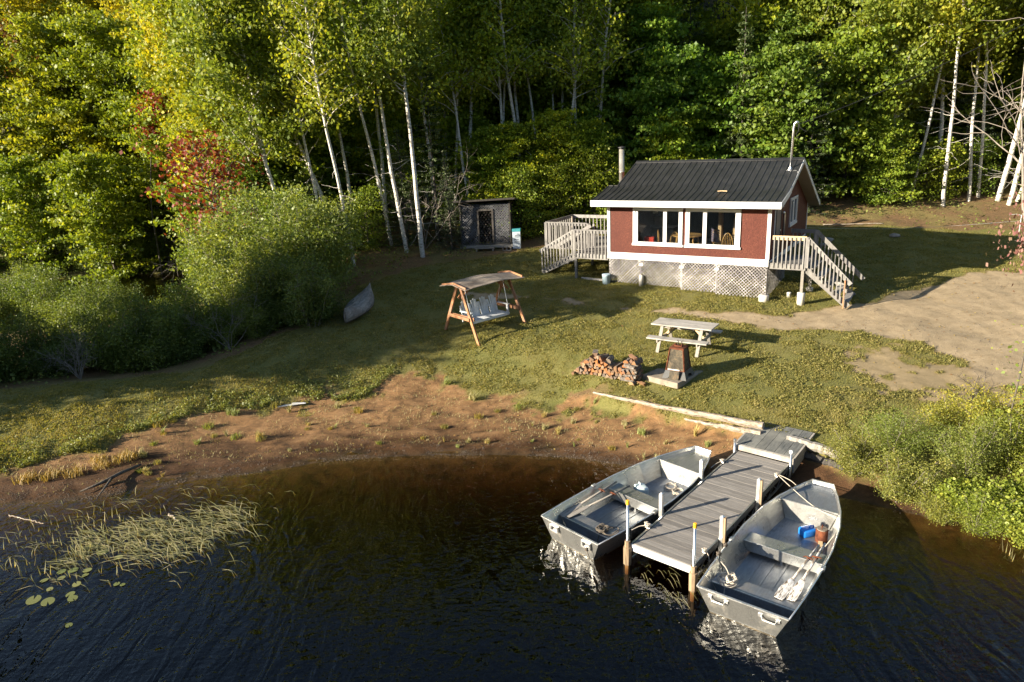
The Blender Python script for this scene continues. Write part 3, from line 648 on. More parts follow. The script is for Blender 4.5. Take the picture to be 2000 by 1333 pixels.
railing(ld, (-9.73, 4.58), (LX-.1, 4.58), FZ2, .95, 20, side=-1, low=-.15)
for q in ((-7.42, .05), (-7.42, 1.9), (-9.73, 1.94), (-9.73, 4.58), (-7.7, 1.94)): MB().box(q[0]-.04, q[0]+.04, q[1]-.04, q[1]+.04, FZ2-.1, FZ2+.92).build('post', M['rail_wood'], ld)
gzl = cg(-8.8, .8)
stair(ld, (-7.44, .14), (-1, 0), (0, 1.5), FZ2, gzl, 1.5, 5)
railing(ld, (-7.44, .08), (-8.95, .08), (FZ2, gzl+.02), .95, 11, side=-1, low=-.05, over=.05)
railing(ld, (-7.44, 1.66), (-8.95, 1.66), (FZ2, gzl+.02), .95, 11, side=1, low=-.05, over=.05)
for q in ((-7.36, .09), (-6.3, 1.86), (-9.68, 2.0), (-9.68, 4.5), (-7.5, 1.9), (-7.9, 4.5)): post(ld, q[0], q[1], FZ2-.04, mat='rail_wood')
# ---- things round the cabin
def at_c(x, y, z=None):
    q = cw(x, y); return (q.x, q.y, gz(q.x, q.y) if z is None else CO.z+z)
def can(name, label, cat, loc, r, h, mat, lid=None, n=18):
    t = thing(name, label, cat, loc); m = MB(); m.lathe([(r*.85, 0), (r*.92, .01), (r, h*.85), (r*1.03, h*.86), (r*1.03, h*.93), (r*.98, h)], n=n); m.build('body', M[mat], t, True)
    m = MB(); m.lathe([(r*1.04, h-.02), (r*1.04, h+.01), (r*.9, h+.02)], n=n); m.build('lid', M[lid or mat], t)
    m = MB(); m.tube([(r*1.02*math.cos(a), r*1.02*math.sin(a), h*.8+.0*a) for a in np.linspace(0, 3.14, 9)], .005, 4); m.build('handle', M['steel'], t); return t
M['pale_blue'] = plain('faded_blue_plastic', (.38, .50, .58), .5, amt=.12)
can('plastic_barrel', 'pale blue plastic drum at the cabin\'s left front corner', 'barrel', at_c(-5.93, -.2), .155, .38, 'pale_blue')
can('plastic_bucket', 'tiny white bucket under the porch right of the lattice skirt', 'bucket', at_c(.62, .7), .07, .15, 'dirty_white')
t = thing('barbecue', 'covered dark barbecue on the side deck against the cabin wall', 'barbecue', cw(-6.35, 3.3, FZ2), CA)
m = MB(); m.lathe([(.24, 0), (.27, .10), (.25, .2), (.15, .28), (.02, .31)], (0, 0, .80), 16, sy=.75); m.build('hood', plain('dark_grey_hood', (.07, .08, .09), .4), t, True)
m = MB(); m.box(-.3, .3, -.22, .22, .62, .8); m.build('fire_box', M['pale_blue'], t)
for x in (-.26, .26):
    for y in (-.18, .18): MB().box(x-.015, x+.015, y-.015, y+.015, 0, .62).build('leg', M['black'], t)
for x in (-.12, 0, .12): MB().tube([(x, -.22, .71), (x, -.25, .71)], .022, 8).build('knob', M['steel'], t)
def windsor(label, loc, rz, cat='chair', group=None, cloth=False):
    t = thing('spindle_chair', label, cat, loc, rz, group)
    m = MB(); m.lathe([(.20, .0), (.215, .02), (.20, .04)], (0, 0, .43), 16); m.build('seat', M['chair_wood'], t, True)
    for x, y in ((-.15, -.14), (.15, -.14), (-.15, .14), (.15, .14)): MB().tube([(x, y, .44), (x*1.3, y*1.3, 0)], [.018, .013], 6).build('leg', M['chair_wood'], t)
    m = MB(); m.tube([(.19*math.cos(a), .17+.05*math.sin(a), .46+.50*math.sin(a)) for a in np.linspace(0, math.pi, 15)], .013, 6); m.build('back_hoop', M['chair_wood'], t)
    m = MB()
    for x in (-.12, -.06, 0, .06, .12): m.tube([(x*.9, .16, .46), (x, .21, .46+.49*math.sqrt(1-(x/.19)**2))], .007, 5)
    m.build('spindles', M['chair_wood'], t)
    if cloth:
        m = MB()
        for i in range(6): m.add([(-.2, .20+.03*math.sin(i), .5+i*.08), (.2, .20, .5+i*.08), (.2, .235, .58+i*.08), (-.2, .24, .58+i*.08)], [(0, 1, 2, 3)], i/6)
        m.build('blanket', M['cloth'], t)
    return t
inz = .08
CL = cw
windsor('varnished spindle chair seen in the left window, facing the table from the left', tuple(CL(-3.98, .75, inz)), CA+100)
windsor('varnished spindle chair with its back to the narrow pane of the left window', tuple(CL(-3.40, .50, inz)), CA+180)
windsor('varnished spindle chair seen in the narrow pane of the right window', tuple(CL(-2.62, .72, inz)), CA-80)
windsor('spindle chair with a striped blanket in the right window', tuple(CL(-2.05, 1.35, inz)), CA+150, cloth=True)
windsor('round-backed wooden chair in front of the pale cupboard in the right window', tuple(CL(-1.55, .62, inz)), CA+190)
t = thing('dining_table', 'wooden dining table behind the window chairs', 'table', CL(-3.2, 1.15, inz), CA)
m = MB(); m.lathe([(.55, .70), (.57, .72), (.55, .74)], n=24); m.build('tabletop', M['chair_wood'], t)
for x, y in ((-.3, -.3), (.3, -.3), (-.3, .3), (.3, .3)): MB().tube([(x, y, .7), (x*1.2, y*1.2, 0)], .03, 6).build('leg', M['chair_wood'], t)
t = thing('cupboard', 'pale wooden cupboard lit by the sun inside the right window', 'cupboard', CL(-1.72, 2.0, inz), CA)
MB().box(-.02, .52, 0, .4, 0, 1.30).build('carcass', M['chair_wood'], t); m = MB(); m.box(0, .24, -.02, -.001, .05, 1.25); m.build('door', M['new_wood'], t); MB().box(.26, .50, -.02, -.001, .05, 1.25).build('door', M['new_wood'], t)
MB().box(-.5, -.38, -.3, -.05, 0, 2.0).build('side_board', M['new_wood'], t)
t = thing('kitchen_counter', 'pale grey counter with dark front inside the left window', 'counter', CL(-4.55, 2.0, inz), CA)
MB().box(-.4, .5, 0, .6, 0, .86).build('cabinet', plain('grey_cabinet', (.13, .14, .14), .5), t); MB().box(-.43, .53, -.03, .62, .86, .9).build('worktop', plain('pale_worktop', (.55, .56, .55), .4), t); MB().box(-.35, .0, .2, .5, .9, 1.25).build('microwave', M['dirty_white'], t)
t = thing('tote_bag', 'bright red bag on the sill end of the left window', 'bag', CL(-4.45, .45, .08), CA+10)
MB().box(-.18, .18, -.1, .1, .0, .72).build('body', plain('red_fabric', (.75, .05, .02), .6), t); MB().tube([(-.1, 0, .72), (-.08, 0, .84), (.08, 0, .84), (.1, 0, .72)], .012, 5).build('handle', M['black'], t)
t = thing('hanging_curtain', 'pale towel hanging high inside the left window', 'towel', CL(-4.35, .8, 1.62), CA)
m = MB(); m.add([(x, .03*math.sin(x*60), z) for z in (0, .38) for x in np.linspace(-.10, .10, 9)], [(i, i+1, i+10, i+9) for i in range(8)]); m.build('cloth', M['white'], t); MB().tube([(-.2, 0, .39), (.2, 0, .39)], .01, 5).build('rod', M['steel'], t)
m = MB(); m.box(-.55, .75, -.04, .04, 0, .07); o = m.build('timber_offcut', M['pale_wood']); o.location = at_c(-6.6, .1); o.rotation_euler = (0, 0, R(CA-4)); tag(o, 'pale timber lying on the grass under the side deck', 'timber')
t = thing('patio_chair', 'rounded brown chair back showing above the side deck rail', 'chair', cw(-8.8, 3.1, FZ2), CA+120)
MB().box(-.22, .22, -.22, .22, .38, .43).build('seat', M['chair_wood'], t); m = MB(); m.prism([(x, .2, z) for x, z in ((-.2, .43), (.2, .43), (.22, .85), (.15, 1.03), (0, 1.08), (-.15, 1.03), (-.22, .85))], (0, .03, 0)); m.build('backrest', M['roof_board'], t)
for x in (-.19, .19):
    for y in (-.19, .19): MB().box(x-.02, x+.02, y-.02, y+.02, 0, .38).build('leg', M['chair_wood'], t)
m = MB(); a0 = cw(mx_+.2, my_, 4.62)
for k, off in enumerate((0,)):
    b0 = Vector((26, 31, 13)); m.tube([a0.lerp(b0, t_)+Vector((0, 0, -1.6*4*t_*(1-t_)*.25)) for t_ in np.linspace(0, 1, 16)], .012, 5)
o = m.build('overhead_cable', M['black']); tag(o, 'thin black overhead cable running from the roof mast into the trees', 'cable')
m = MB(); m.tube([(-.16, 0, 0), (0, .01, .01), (.17, -.01, 0)], .018, 6); o = m.build('stick', M['new_wood']); o.location = cw(-1.75, .35, 2.50); o.rotation_euler = (0, 0, R(CA+5)); tag(o, 'short pale stick lying low on the cabin roof', 'stick')
# ---------------------------------------------------------------- lattice woodshed
SA = -6.; SO = (-.98, 32.5); sz = gz(*SO)
sh = thing('woodshed', 'dark lean-to woodshed with grey lattice front and open doorway', 'shed', (SO[0], SO[1], sz), SA)
W2 = 1.18; HS = 2.15
m = MB(); lattice(m, -W2+.06, -.30, .22, HS-.06, lambda u, d, w_: (u, d, w_), .085, .036); m.build('lattice_panel', M['lattice_shed'], sh)
m = MB(); lattice(m, .32, W2-.06, .22, HS-.06, lambda u, d, w_: (u, d, w_), .085, .036); m.build('lattice_panel', M['lattice_shed'], sh)
m = MB(); lattice(m, -.30, .32, 1.80, HS-.06, lambda u, d, w_: (u, d+.014, w_), .085, .036); m.build('lattice_panel', M['lattice_shed'], sh)
for x0, x1, z0, z1 in ((-W2, -W2+.07, .05, HS), (W2-.07, W2, .05, HS)): MB().box(x0, x1, -.03, .05, z0, z1).build('corner_post', M['dark_wood'], sh)
m = MB(); m.box(-.37, -.29, -.035, .03, .2, 1.82); m.box(.31, .39, -.035, .03, .2, 1.82); m.box(-.29, .31, -.035, .03, 1.75, 1.83); m.box(-.29, .31, -.035, .03, .2, .27); m.build('door_frame', M['dark_wood'], sh)
m = MB(); m.box(-W2, -W2+.04, .06, 1.7, .1, HS-.1); m.box(W2-.04, W2, .06, 1.7, .1, HS-.1); m.box(-W2, W2, 1.7, 1.74, .1, HS-.25); m.build('plank_wall', M['dark_wood'], sh)
m = MB(); m.box(-W2-.05, W2+.05, -.05, 1.75, .05, .18); m.build('floor_frame', M['grey_wood'], sh)
m = MB(); m.hexa([(-W2-.22, -.28, HS+.04), (W2+.25, -.28, HS+.10), (W2+.32, 1.95, HS-.16), (-W2-.22, 1.95, HS-.22), (-W2-.22, -.28, HS+.12), (W2+.25, -.28, HS+.18), (W2+.32, 1.95, HS-.09), (-W2-.22, 1.95, HS-.15)]); m.build('roof', M['dark_wood'], sh)
m = MB()
for i in range(170):
    c = (random.uniform(-.3, .3), random.uniform(.35, .5), .2+(i//10)*.095+random.uniform(-.02, .02)); r_ = random.uniform(.04, .06)
    m.lathe([(r_*.9, 0), (r_, .01)], c, 6)
o = MB()
for i in range(16):
    for j in range(13):
        x = -.95+j*.155+random.uniform(-.02, .02)+(i % 2)*.07; z = .25+i*.105; o.tube([(x, .42+random.uniform(-.03, .03), z), (x, .9, z)], random.uniform(.042, .058), 6)
o.build('stored_logs', M['firewood'], sh)
MB().box(-.5, .42, -.42, -.10, .06, .12).build('door_step', M['grey_wood'], sh)
m = MB(); m.box(-.45, -.38, -.40, -.1, -.05, .06); m.box(.30, .37, -.40, -.1, -.05, .06); m.build('step_support', M['grey_wood'], sh)
def blockm():
    m = MB(); m.box(-.2, .2, -.1, .1, 0, .03); m.box(-.2, .2, -.1, .1, .15, .18)
    for x in (-.2, -.02, .16): m.box(x, x+.04, -.1, .1, .03, .15)
    return m
q = sh.matrix_basis
o = blockm().build('concrete_block', M['stone']); o.location = (SO[0]+.95, SO[1]-.30, gz(SO[0]+.95, SO[1]-.3)-.02); o.rotation_euler = (0, 0, R(SA)); tag(o, 'hollow concrete block under the woodshed\'s right corner', 'block')
t = thing('carton', 'upright white carton with teal lid beside the woodshed', 'box', (SO[0]+1.42, SO[1]-.12, gz(SO[0]+1.42, SO[1]-.12)), SA)
MB().box(-.18, .18, -.16, .16, 0, .86).build('body', plain('white_card', (.55, .62, .70), .6, amt=.05), t); MB().box(-.19, .19, -.17, .17, .78, .90).build('lid', M['teal'], t)
m = MB()
for x0, x1, z in ((-.06, .06, .60), (-.10, .0, .42), (.03, .11, .42), (-.09, .10, .30), (-.04, .04, .1)): m.box(x0, x1, -.164, -.161, z, z+.022)
m.build('print', M['black'], t)
# ---------------------------------------------------------------- garden swing
wx, wy = -.855, 22.37; wz = min(gz(wx-1, wy), gz(wx, wy))
sg = thing('garden_swing', 'red stained A-frame garden swing with board roof on the shaded lawn', 'swing', (wx, wy, wz), 42.)
HL, HW, HT = 1.0, .86, 1.62
for s in (-1, 1):
    for k in (-1, 1):
        g = gz(wx+math.cos(R(42))*HL*s-math.sin(R(42))*HW*k, wy+math.sin(R(42))*HL*s+math.cos(R(42))*HW*k)-wz
        MB().beam((HL*s+.02*s, HW*k, g-.03), (HL*s+.02*s, .06*k, HT), .10, .05, (1, 0, 0)).build('leg', M['red_wood'], sg)
        MB().beam((HL*s*.98, .10*k, 1.18), (HL*s*.6, .08*k, 1.55), .04, .07).build('brace', M['red_wood'], sg)
    MB().beam((HL*s-.04*s, -.62, .58), (HL*s-.04*s, .62, .58), .04, .11).build('cross_bar', M['red_wood'], sg)
    MB().beam((HL*s+.07*s, -.50, .57), (HL*s+.07*s, .55, .60), .03, .10).build('cross_bar', M['red_wood'], sg)
    m = MB(); m.prism([((HL+.22)*s, y, z) for y, z in ((-.60, HT+.015), (0, HT+.115), (.60, HT+.015), (.60, HT-.045), (0, HT+.03), (-.60, HT-.045))], (-.04*s, 0, 0)); m.build('gable_board', M['red_wood'], sg)
MB().beam((-HL-.1, 0, HT-.03), (HL+.1, 0, HT-.03), .05, .12).build('ridge_beam', M['red_wood'], sg)
m = MB(); nb = 7
xs = np.linspace(-HL-.27, HL+.27, 9); zz = lambda x, y: HT+.135-abs(y)*.17+.055*math.cos(x*1.6)*1-.05+.012*math.sin(x*5)
for k in range(-4, 4):
    y0, y1 = k*.165, (k+1)*.165-.004
    for i in range(8):
        x0, x1 = xs[i], xs[i+1]; b = [(x0, y0, zz(x0, y0)), (x1, y0, zz(x1, y0)), (x1, y1, zz(x1, y1)), (x0, y1, zz(x0, y1))]
        m.hexa([(p_[0], p_[1], p_[2]-.018) for p_ in b]+b, (k % 3)/3+.1)
m.build('roof_boards', M['roof_board'], sg)
# bench hanging from the beam; faces local -y
bn = bpy.data.objects.new('hanging_bench', None); COL.objects.link(bn); bn.parent = sg; bn.location = (-.03, -.05, .42)
bb = MB()
for i in range(5): bb.box(-.78, .78, -.28+i*.10, -.28+i*.10+.09, .0, .022)
bb.build('seat', M['bench_white'], bn)
m = MB(); m.box(-.80, .80, -.32, -.285, -.06, .022); m.box(-.78, .78, .2, .235, -.07, 0); m.build('apron', M['bench_white'], bn)
for k in range(4):
    cx_ = -.585+k*.39; m = MB()
    for j in range(5):
        xx = cx_+(j-2)*.066; h = .56-.035*(j-2)**2; fan = (j-2)*.016
        m.hexa([(xx-.029, .20, .02), (xx+.029, .20, .02), (xx+.029, .218, .02), (xx-.029, .218, .02), (xx-.031+fan, .34, .02+h), (xx+.031+fan, .34, .02+h), (xx+.031+fan, .358, .02+h), (xx-.031+fan, .358, .02+h)])
    m.build('back_fan', M['bench_white'], bn)
m = MB(); m.box(-.76, .76, .27, .29, .22, .28); m.build('back_rail', M['bench_white'], bn)
for s in (-1, 1):
    m = MB(); m.box(s*.80-.045, s*.80+.045, -.30, .26, .28, .30); m.build('armrest', M['bench_white'], bn)
    MB().box(s*.80-.03, s*.80+.03, -.26, -.20, .0, .28).build('arm_post', M['bench_white'], bn)
    for y in (-.23, .24): MB().tube([(s*.80, y, .3), (s*.82, y*.2+.04, 1.15)], .008, 5).build('chain', M['steel'], bn)
# ---------------------------------------------------------------- picnic table
pz = gz(4.9, 19.9); T0 = Vector((4.11, 19.83, 0)); PA = -33.2
pt = thing('picnic_table', 'bleached wooden picnic table with two benches on the lawn', 'picnic table', (4.11, 19.83, pz), PA)
TH = 1.80-pz; BH = 1.485-pz
m = MB()
for i in range(4): m.box(0, 1.79, i*.19, i*.19+.185, TH-.035, TH)
m.build('tabletop', M['pale_wood'], pt)
for y0 in (-.41, .76+.11):
    m = MB(); m.box(0.02, 1.79, y0, y0+.145, BH-.035, BH); m.box(0.0, 1.785, y0+.15, y0+.295, BH-.036, BH-.001); m.build('bench', M['pale_wood'], pt)
for x in (.30, 1.47):
    for s in (-1, 1):
        MB().beam((x, .378+s*.62, -.03), (x, .378+s*.20, TH-.04), .045, .095, (1, 0, 0)).build('leg', M['grey_wood'], pt)
    MB().beam((x+.045, -.40, BH-.08), (x+.045, 1.16, BH-.08), .04, .09).build('bench_support', M['grey_wood'], pt)
    MB().beam((x+.045, .06, TH-.08), (x+.045, .70, TH-.08), .04, .08).build('top_support', M['grey_wood'], pt)
    MB().beam((x+.02, .378, BH-.08), (.895+(.25 if x > .9 else -.25), .378, TH-.06), .05, .07).build('brace', M['new_wood'], pt)
# ---------------------------------------------------------------- slab and fire stove
sbz = gz(4.4, 17.9); slz = max(.93, sbz+.06)
sl_ = MB(); P4 = [(3.44, 17.95), (4.26, 17.12), (5.30, 18.00), (4.55, 18.95)]
P4 = [(3.48, 17.82), (4.24, 17.02), (5.18, 17.92), (4.42, 18.72)]
vs = [(x+random.uniform(-.02, .02), y+random.uniform(-.02, .02)) for x, y in P4]
slz = .93
sl_.prism([(x-4.35, y-17.9, -.16) for x, y in vs], (0, 0, .16)); o = sl_.build('concrete_slab', M['concrete'], bevel=.015); o.location = (4.35, 17.9, slz); tag(o, 'pale square concrete slab under the rusty fire stove', 'slab')
st = thing('fire_stove', 'rusty tapered outdoor fire stove with sooty screens on concrete slab', 'fire pit', (4.40, 17.62, slz), -33)
def frust(m, b, t_, z0, z1): m.hexa([(-b, -b, z0), (b, -b, z0), (b, b, z0), (-b, b, z0), (-t_, -t_, z1), (t_, -t_, z1), (t_, t_, z1), (-t_, t_, z1)], .5)
m = MB(); frust(m, .245, .175, .21, .79); m.build('screen_body', M['screen'], st)
for sx, sy in ((-1, -1), (1, -1), (1, 1), (-1, 1)): MB().beam((sx*.247, sy*.247, .20), (sx*.177, sy*.177, .80), .03, .03).build('corner_bar', M['rust'], st)
m = MB(); m.box(-.255, .255, -.255, .255, .185, .225); m.build('lower_band', M['rust'], st)
m = MB(); m.box(-.195, .195, -.195, .195, .785, .82); frust(m, .195, .15, .82, .83); m.build('top_plate', M['rust'], st)
m = MB(); m.box(-.10, -.075, -.05, .05, .83, .90); m.box(.075, .10, -.05, .05, .83, .90); m.box(-.1, .1, -.06, -.045, .83, .86); m.build('lid_bracket', M['rust'], st)
m = MB(); m.tube([(-.02, 0, .83), (-.02, 0, .97), (-.05, 0, .98)], .011, 6); m.tube([(.07, .02, .83), (.07, .02, .97), (.11, .02, .985)], .011, 6); m.build('hook', M['black'], st)
m = MB()
for sx, sy in ((-1, -1), (1, -1), (1, 1), (-1, 1)):   # skirt with four feet and arched openings
    pass
def skirt(m, ax, s):
    pts = [(-.33, .0), (-.22, .0)]+[(-.16*math.cos(t_), .02+.09*math.sin(t_)) for t_ in np.linspace(0, math.pi, 9)]+[(.22, .0), (.33, .0), (.262, .21), (-.262, .21)]
    P_ = []
    for u, z in pts:
        d = (.33-(z/.21)*.07)*s; P_.append((u, d, z) if ax == 'y' else (d, u, z))
    n = len(P_); k = [(p_[0], p_[1]-.02*s, p_[2]) if ax == 'y' else (p_[0]-.02*s, p_[1], p_[2]) for p_ in P_]
    # split as quads between the outline's lower and upper edge
    L_ = [(u, z) for u, z in pts[:-2]]
    for i in range(len(L_)-1):
        (u0, z0), (u1, z1) = L_[i], L_[i+1]
        def Q(u, z, o_):
            d = (.33-(z/.21)*.07-o_)*s; return (u, d, z) if ax == 'y' else (d, u, z)
        ut0, ut1 = u0*.262/.33, u1*.262/.33
        m.hexa([Q(u0, z0, 0), Q(u1, z1, 0), Q(u1, z1, .02), Q(u0, z0, .02), Q(ut0, .21, 0), Q(ut1, .21, 0), Q(ut1, .21, .02), Q(ut0, .21, .02)], .5)
for ax in 'xy':
    for s in (-1, 1): skirt(m, ax, s)
m.build('base', M['charcoal'], st)
m = MB(); m.hexa([(-.13, -.38, .0), (.13, -.38, .0), (.13, -.36, .0), (-.13, -.36, .0), (-.11, -.345, .235), (.15, -.345, .235), (.15, -.325, .235), (-.11, -.325, .235)]); m.build('ash_door', M['screen'], st)
MB().box(-.2, .12, -.262, -.256, .226, .255).build('ash_crust', M['dirty_white'], st)
# ---------------------------------------------------------------- stacked firewood: every split log is a thing of its own
def wedge(kind):
    m = MB(); L_ = .40; r_ = .075
    if kind == 0: ring = [(0, 0), (r_*1.5, .0), (r_*1.25, r_*.9), (r_*.5, r_*1.35)]
    elif kind == 1: ring = [(-r_, 0), (r_, 0), (r_*.95, r_*.55), (r_*.4, r_*1.0), (-r_*.4, r_*1.0), (-r_*.95, r_*.55)]
    elif kind == 2: ring = [(-r_*.9, -r_*.3), (r_*.9, -r_*.2), (0, r_*1.15)]
    else: ring = [(r_*.75*math.cos(a_), r_*.75*math.sin(a_)) for a_ in np.linspace(0, 2*math.pi, 9)[:-1]]
    cx_ = sum(p_[0] for p_ in ring)/len(ring); cz_ = sum(p_[1] for p_ in ring)/len(ring); ring = [(x-cx_, z-cz_) for x, z in ring]; n = len(ring)
    a_ = [(x, -L_/2, z) for x, z in ring]; b_ = [(x*.95+.006, L_/2, z*.95) for x, z in ring]
    m.add(a_+b_, [tuple(reversed(range(n))), tuple(range(n, 2*n))], 1.)
    for i in range(n): m.add([a_[i], a_[(i+1) % n], b_[(i+1) % n], b_[i]], [(0, 1, 2, 3)], .9 if (kind < 3 and i == 0) or (kind == 0 and i == n-1) else .1)
    return m.mesh('split_log', M['firewood'])
WM = [wedge(k) for k in range(4)]
WA = -39.; w0 = Vector((1.92, 18.92)); wd = Vector((math.cos(R(WA)), math.sin(R(WA)))); wnn = Vector((-wd.y, wd.x))
rw = ['bottom', 'second', 'third', 'fourth', 'fifth', 'sixth', 'seventh']
def put_log(s_, dep, z, rot, label, kind=None, grp='split logs piled beside the fire stove'):
    q = w0+wd*s_+wnn*dep; o = add_obj('split_log', WM[random.choice((0, 0, 1, 2, 2, 3)) if kind is None else kind])
    o.location = (q.x, q.y, gz(q.x, q.y)+z); o.rotation_euler = rot; k = random.uniform(.78, 1.28); o.scale = (k, random.uniform(.85, 1.1), k)
    return tag(o, label, 'firewood', grp)
prof_h = [(0, 1), (.12, 2), (.25, 4), (.45, 6), (.6, 6), (.8, 5), (1.0, 4), (1.2, 4), (1.4, 4)]
ords = ['leftmost', 'second', 'third', 'fourth', 'fifth', 'sixth', 'seventh', 'eighth', 'ninth', 'tenth', 'eleventh', 'twelfth', 'thirteenth', 'fourteenth']
for row in range(7):
    s_ = -.02+row*.05; c = 0
    while s_ < 1.48:
        if np.interp(s_, [p_[0] for p_ in prof_h], [p_[1] for p_ in prof_h]) > row+.2:
            lab = f'split log end in the {rw[row]} row of the firewood pile, {ords[min(c, 13)]}'+(' from the left' if c else '')
            put_log(s_, random.uniform(-.03, .03), .05+row*.088, (random.uniform(-.06, .06), random.choice([0, .6, 1.6, 2.4, 3.4, 4.5])+random.uniform(-.3, .3), R(WA)+random.uniform(-.09, .09)), lab); c += 1
        s_ += random.uniform(.115, .135)
for i in range(9):       # the cross-stacked right end
    for k in range(3):
        lab = f'flat split log in layer {ords[i] if i else "bottom"} of the crisscross stack, {("front", "middle", "back")[k]} one'
        lab = lab.replace('layer bottom', 'the bottom layer').replace('layer ', 'the ').replace(' of the crisscross', ' layer of the crisscross') if i else lab.replace('layer bottom', 'the bottom layer')
        if i % 2: put_log(1.66+random.uniform(-.06, .06), -.15+k*.15, .04+i*.062, (0, random.uniform(-.1, .1), R(WA+90)+random.uniform(-.2, .2)), lab, 1, 'crisscross split logs')
        else: put_log(1.54+k*.13, random.uniform(-.09, .09), .04+i*.062, (0, random.uniform(-.1, .1), R(WA)+random.uniform(-.12, .12)), lab, random.choice((1, 2)), 'crisscross split logs')
for i, (s_, dep, z, rz) in enumerate(((.5, .02, .60, .5), (.75, .0, .52, -.4), (.95, .08, .45, .3), (1.66, .05, .62, .9), (-.1, -.1, .06, .2), (1.95, -.1, .05, 1.2), (.12, .03, .30, .2))):
    put_log(s_, dep, z, (0, 1.0, R(WA)+rz), ['loose log on the pile\'s highest point', 'loose split log slanting on top of the pile, right of its peak', 'loose split log near the middle of the pile top', 'weathered log slanting on top of the crisscross stack', 'stray log lying at the pile\'s left foot', 'stray slab of wood on the grass right of the crisscross stack', 'dark log leaning on the pile\'s left shoulder'][i])
# ---------------------------------------------------------------- upturned canoe at the wood's edge
cn = thing('canoe', 'upturned battered grey canoe lying at the edge of the bushes', 'canoe', (-5.5, 24.9, gz(-5.5, 24.9)), 89, scale=(.95, 1.05, 1.05))
def canoe_pt(t_, a_, off=0):
    x = (t_-.5)*4.5; k = math.sin(math.pi*t_)**.9; b = .42*k+.008; h = .30+.14*abs(2*t_-1)**2.5
    y = b*math.cos(a_); z = h*math.sin(a_)**.75 if math.sin(a_) > 0 else 0
    return (x, y, z+.03+off)
m = MB(); n1, n2 = 26, 14; vs = [canoe_pt(i/n1, math.pi*j/n2) for i in range(n1+1) for j in range(n2+1)]
m.add(vs, [(i*(n2+1)+j, (i+1)*(n2+1)+j, (i+1)*(n2+1)+j+1, i*(n2+1)+j+1) for i in range(n1) for j in range(n2)], .5)
hl = m.build('hull', grain('battered_canoe_skin', (.09, .09, .10), (.42, .41, .40), (.22, .20, .19), stretch=(.7, 4, 4), scale=3), cn, True)
sd_ = hl.modifiers.new('thickness', 'SOLIDIFY'); sd_.thickness = .012
m = MB(); m.tube([canoe_pt(i/20, math.pi/2, .012) for i in range(21)], .014, 6); m.build('keel', M['oar_grey'], cn)
for s in (0, math.pi): MB().tube([canoe_pt(i/20, s, .0) for i in range(21)], .02, 6).build('gunwale', M['dark_wood'], cn)
# ---------------------------------------------------------------- bleached logs that hold the bank
def log_obj(name, label, p0, p1, r0, r1, seed, cat='log', bend=.0, mat='log', n=22, grp=None):
    p0, p1 = Vector(p0), Vector(p1); L_ = (p1-p0).length; rs = random.Random(seed); pts = []; rr = []
    for i in range(n+1):
        t_ = i/n; pts.append((L_*t_, bend*math.sin(math.pi*t_)+rs.uniform(-.022, .022), rs.uniform(-.01, .01))); rr.append((r0+(r1-r0)*t_)*rs.uniform(.9, 1.1))
    m = MB(); m.tube(pts, rr, 6 if 'retaining' in name else 12, True, .5); o = m.build(name, M[mat], smooth='retaining' not in name); d = p1-p0
    o.location = p0; o.rotation_euler = (0, -math.atan2(d.z, math.hypot(d.x, d.y)), math.atan2(d.y, d.x)); return tag(o, label, cat, grp)
log_obj('retaining_log', 'long bleached log edging the lawn, upper of the pair left of the dock', (2.12, 17.50, .60), (5.62, 14.62, .70), .035, .085, 1, bend=-.03)
log_obj('retaining_log', 'split bleached log just below the long one, left of the dock', (4.1, 15.68, .50), (5.5, 14.48, .58), .03, .08, 2)
log_obj('retaining_log', 'thick weathered log on the bank right of the dock ramp', (6.0, 14.20, .58), (7.1, 13.15, .48), .10, .10, 3, mat='grey_wood')
log_obj('retaining_log', 'lower dark log under the bank right of the dock ramp', (6.15, 13.95, .34), (7.1, 13.0, .25), .10, .10, 4, mat='dark_wood')
# ---------------------------------------------------------------- dock (local x along its length towards the land, y to the left, z=0 deck surface)
DA = 49.3; DL, DWD = 4.47, 1.17; DZ = .40
dk = thing('dock', 'narrow grey plank dock on an aluminium truss frame between two boats', 'dock', (1.92, 10.67, DZ), DA)
def dw(x, y, z=0):
    c, s = math.cos(R(DA)), math.sin(R(DA)); return Vector((1.92+x*c-y*s, 10.67+x*s+y*c, DZ+z))
m = MB(); n = 34; p_ = DL/n
for i in range(n): m.box(i*p_+.005, (i+1)*p_-.005, -DWD+.035, -.035, -.030+random.uniform(-.002, .002), random.uniform(-.002, .002))
m.build('deck_planks', M['deck_wood'], dk)
for y in (0, -DWD+.03):
    m = MB(); m.box(0, DL, y-.03, y, -.045, .012, .5); m.box(0, DL, y-.032 if y < -.5 else y-.028, y+.002 if y > -.5 else y, -.06, -.046)
    m.build('edge_rail', M['alu'], dk)
    m = MB(); m.box(.0, DL, y-.028, y-.002, -.115, -.061, .5); m.box(0, DL, y-.028, y-.002, -.31, -.275, .5); n = 20; w_ = DL/n
    for i in range(n):
        z0, z1 = (-.275, -.115) if i % 2 else (-.115, -.275)
        m.beam((i*w_, y-.015, z0), ((i+1)*w_, y-.015, z1), .014, .014)
    m.build('truss', M['alu'], dk)
m = MB(); m.box(-.03, -.001, -DWD, 0, -.135, -.012, .5); m.build('end_beam', M['white'], dk)  # aluminium like the far beam; white colour stands in for sun on it
m = MB(); m.box(DL+.001, DL+.03, -DWD, 0, -.135, -.008, .5); m.build('end_beam', M['alu'], dk)
for x in (1.1, 2.25, 3.4): MB().box(x-.03, x+.03, -DWD+.03, -.03, -.12, -.035).build('cross_member', M['alu'], dk)
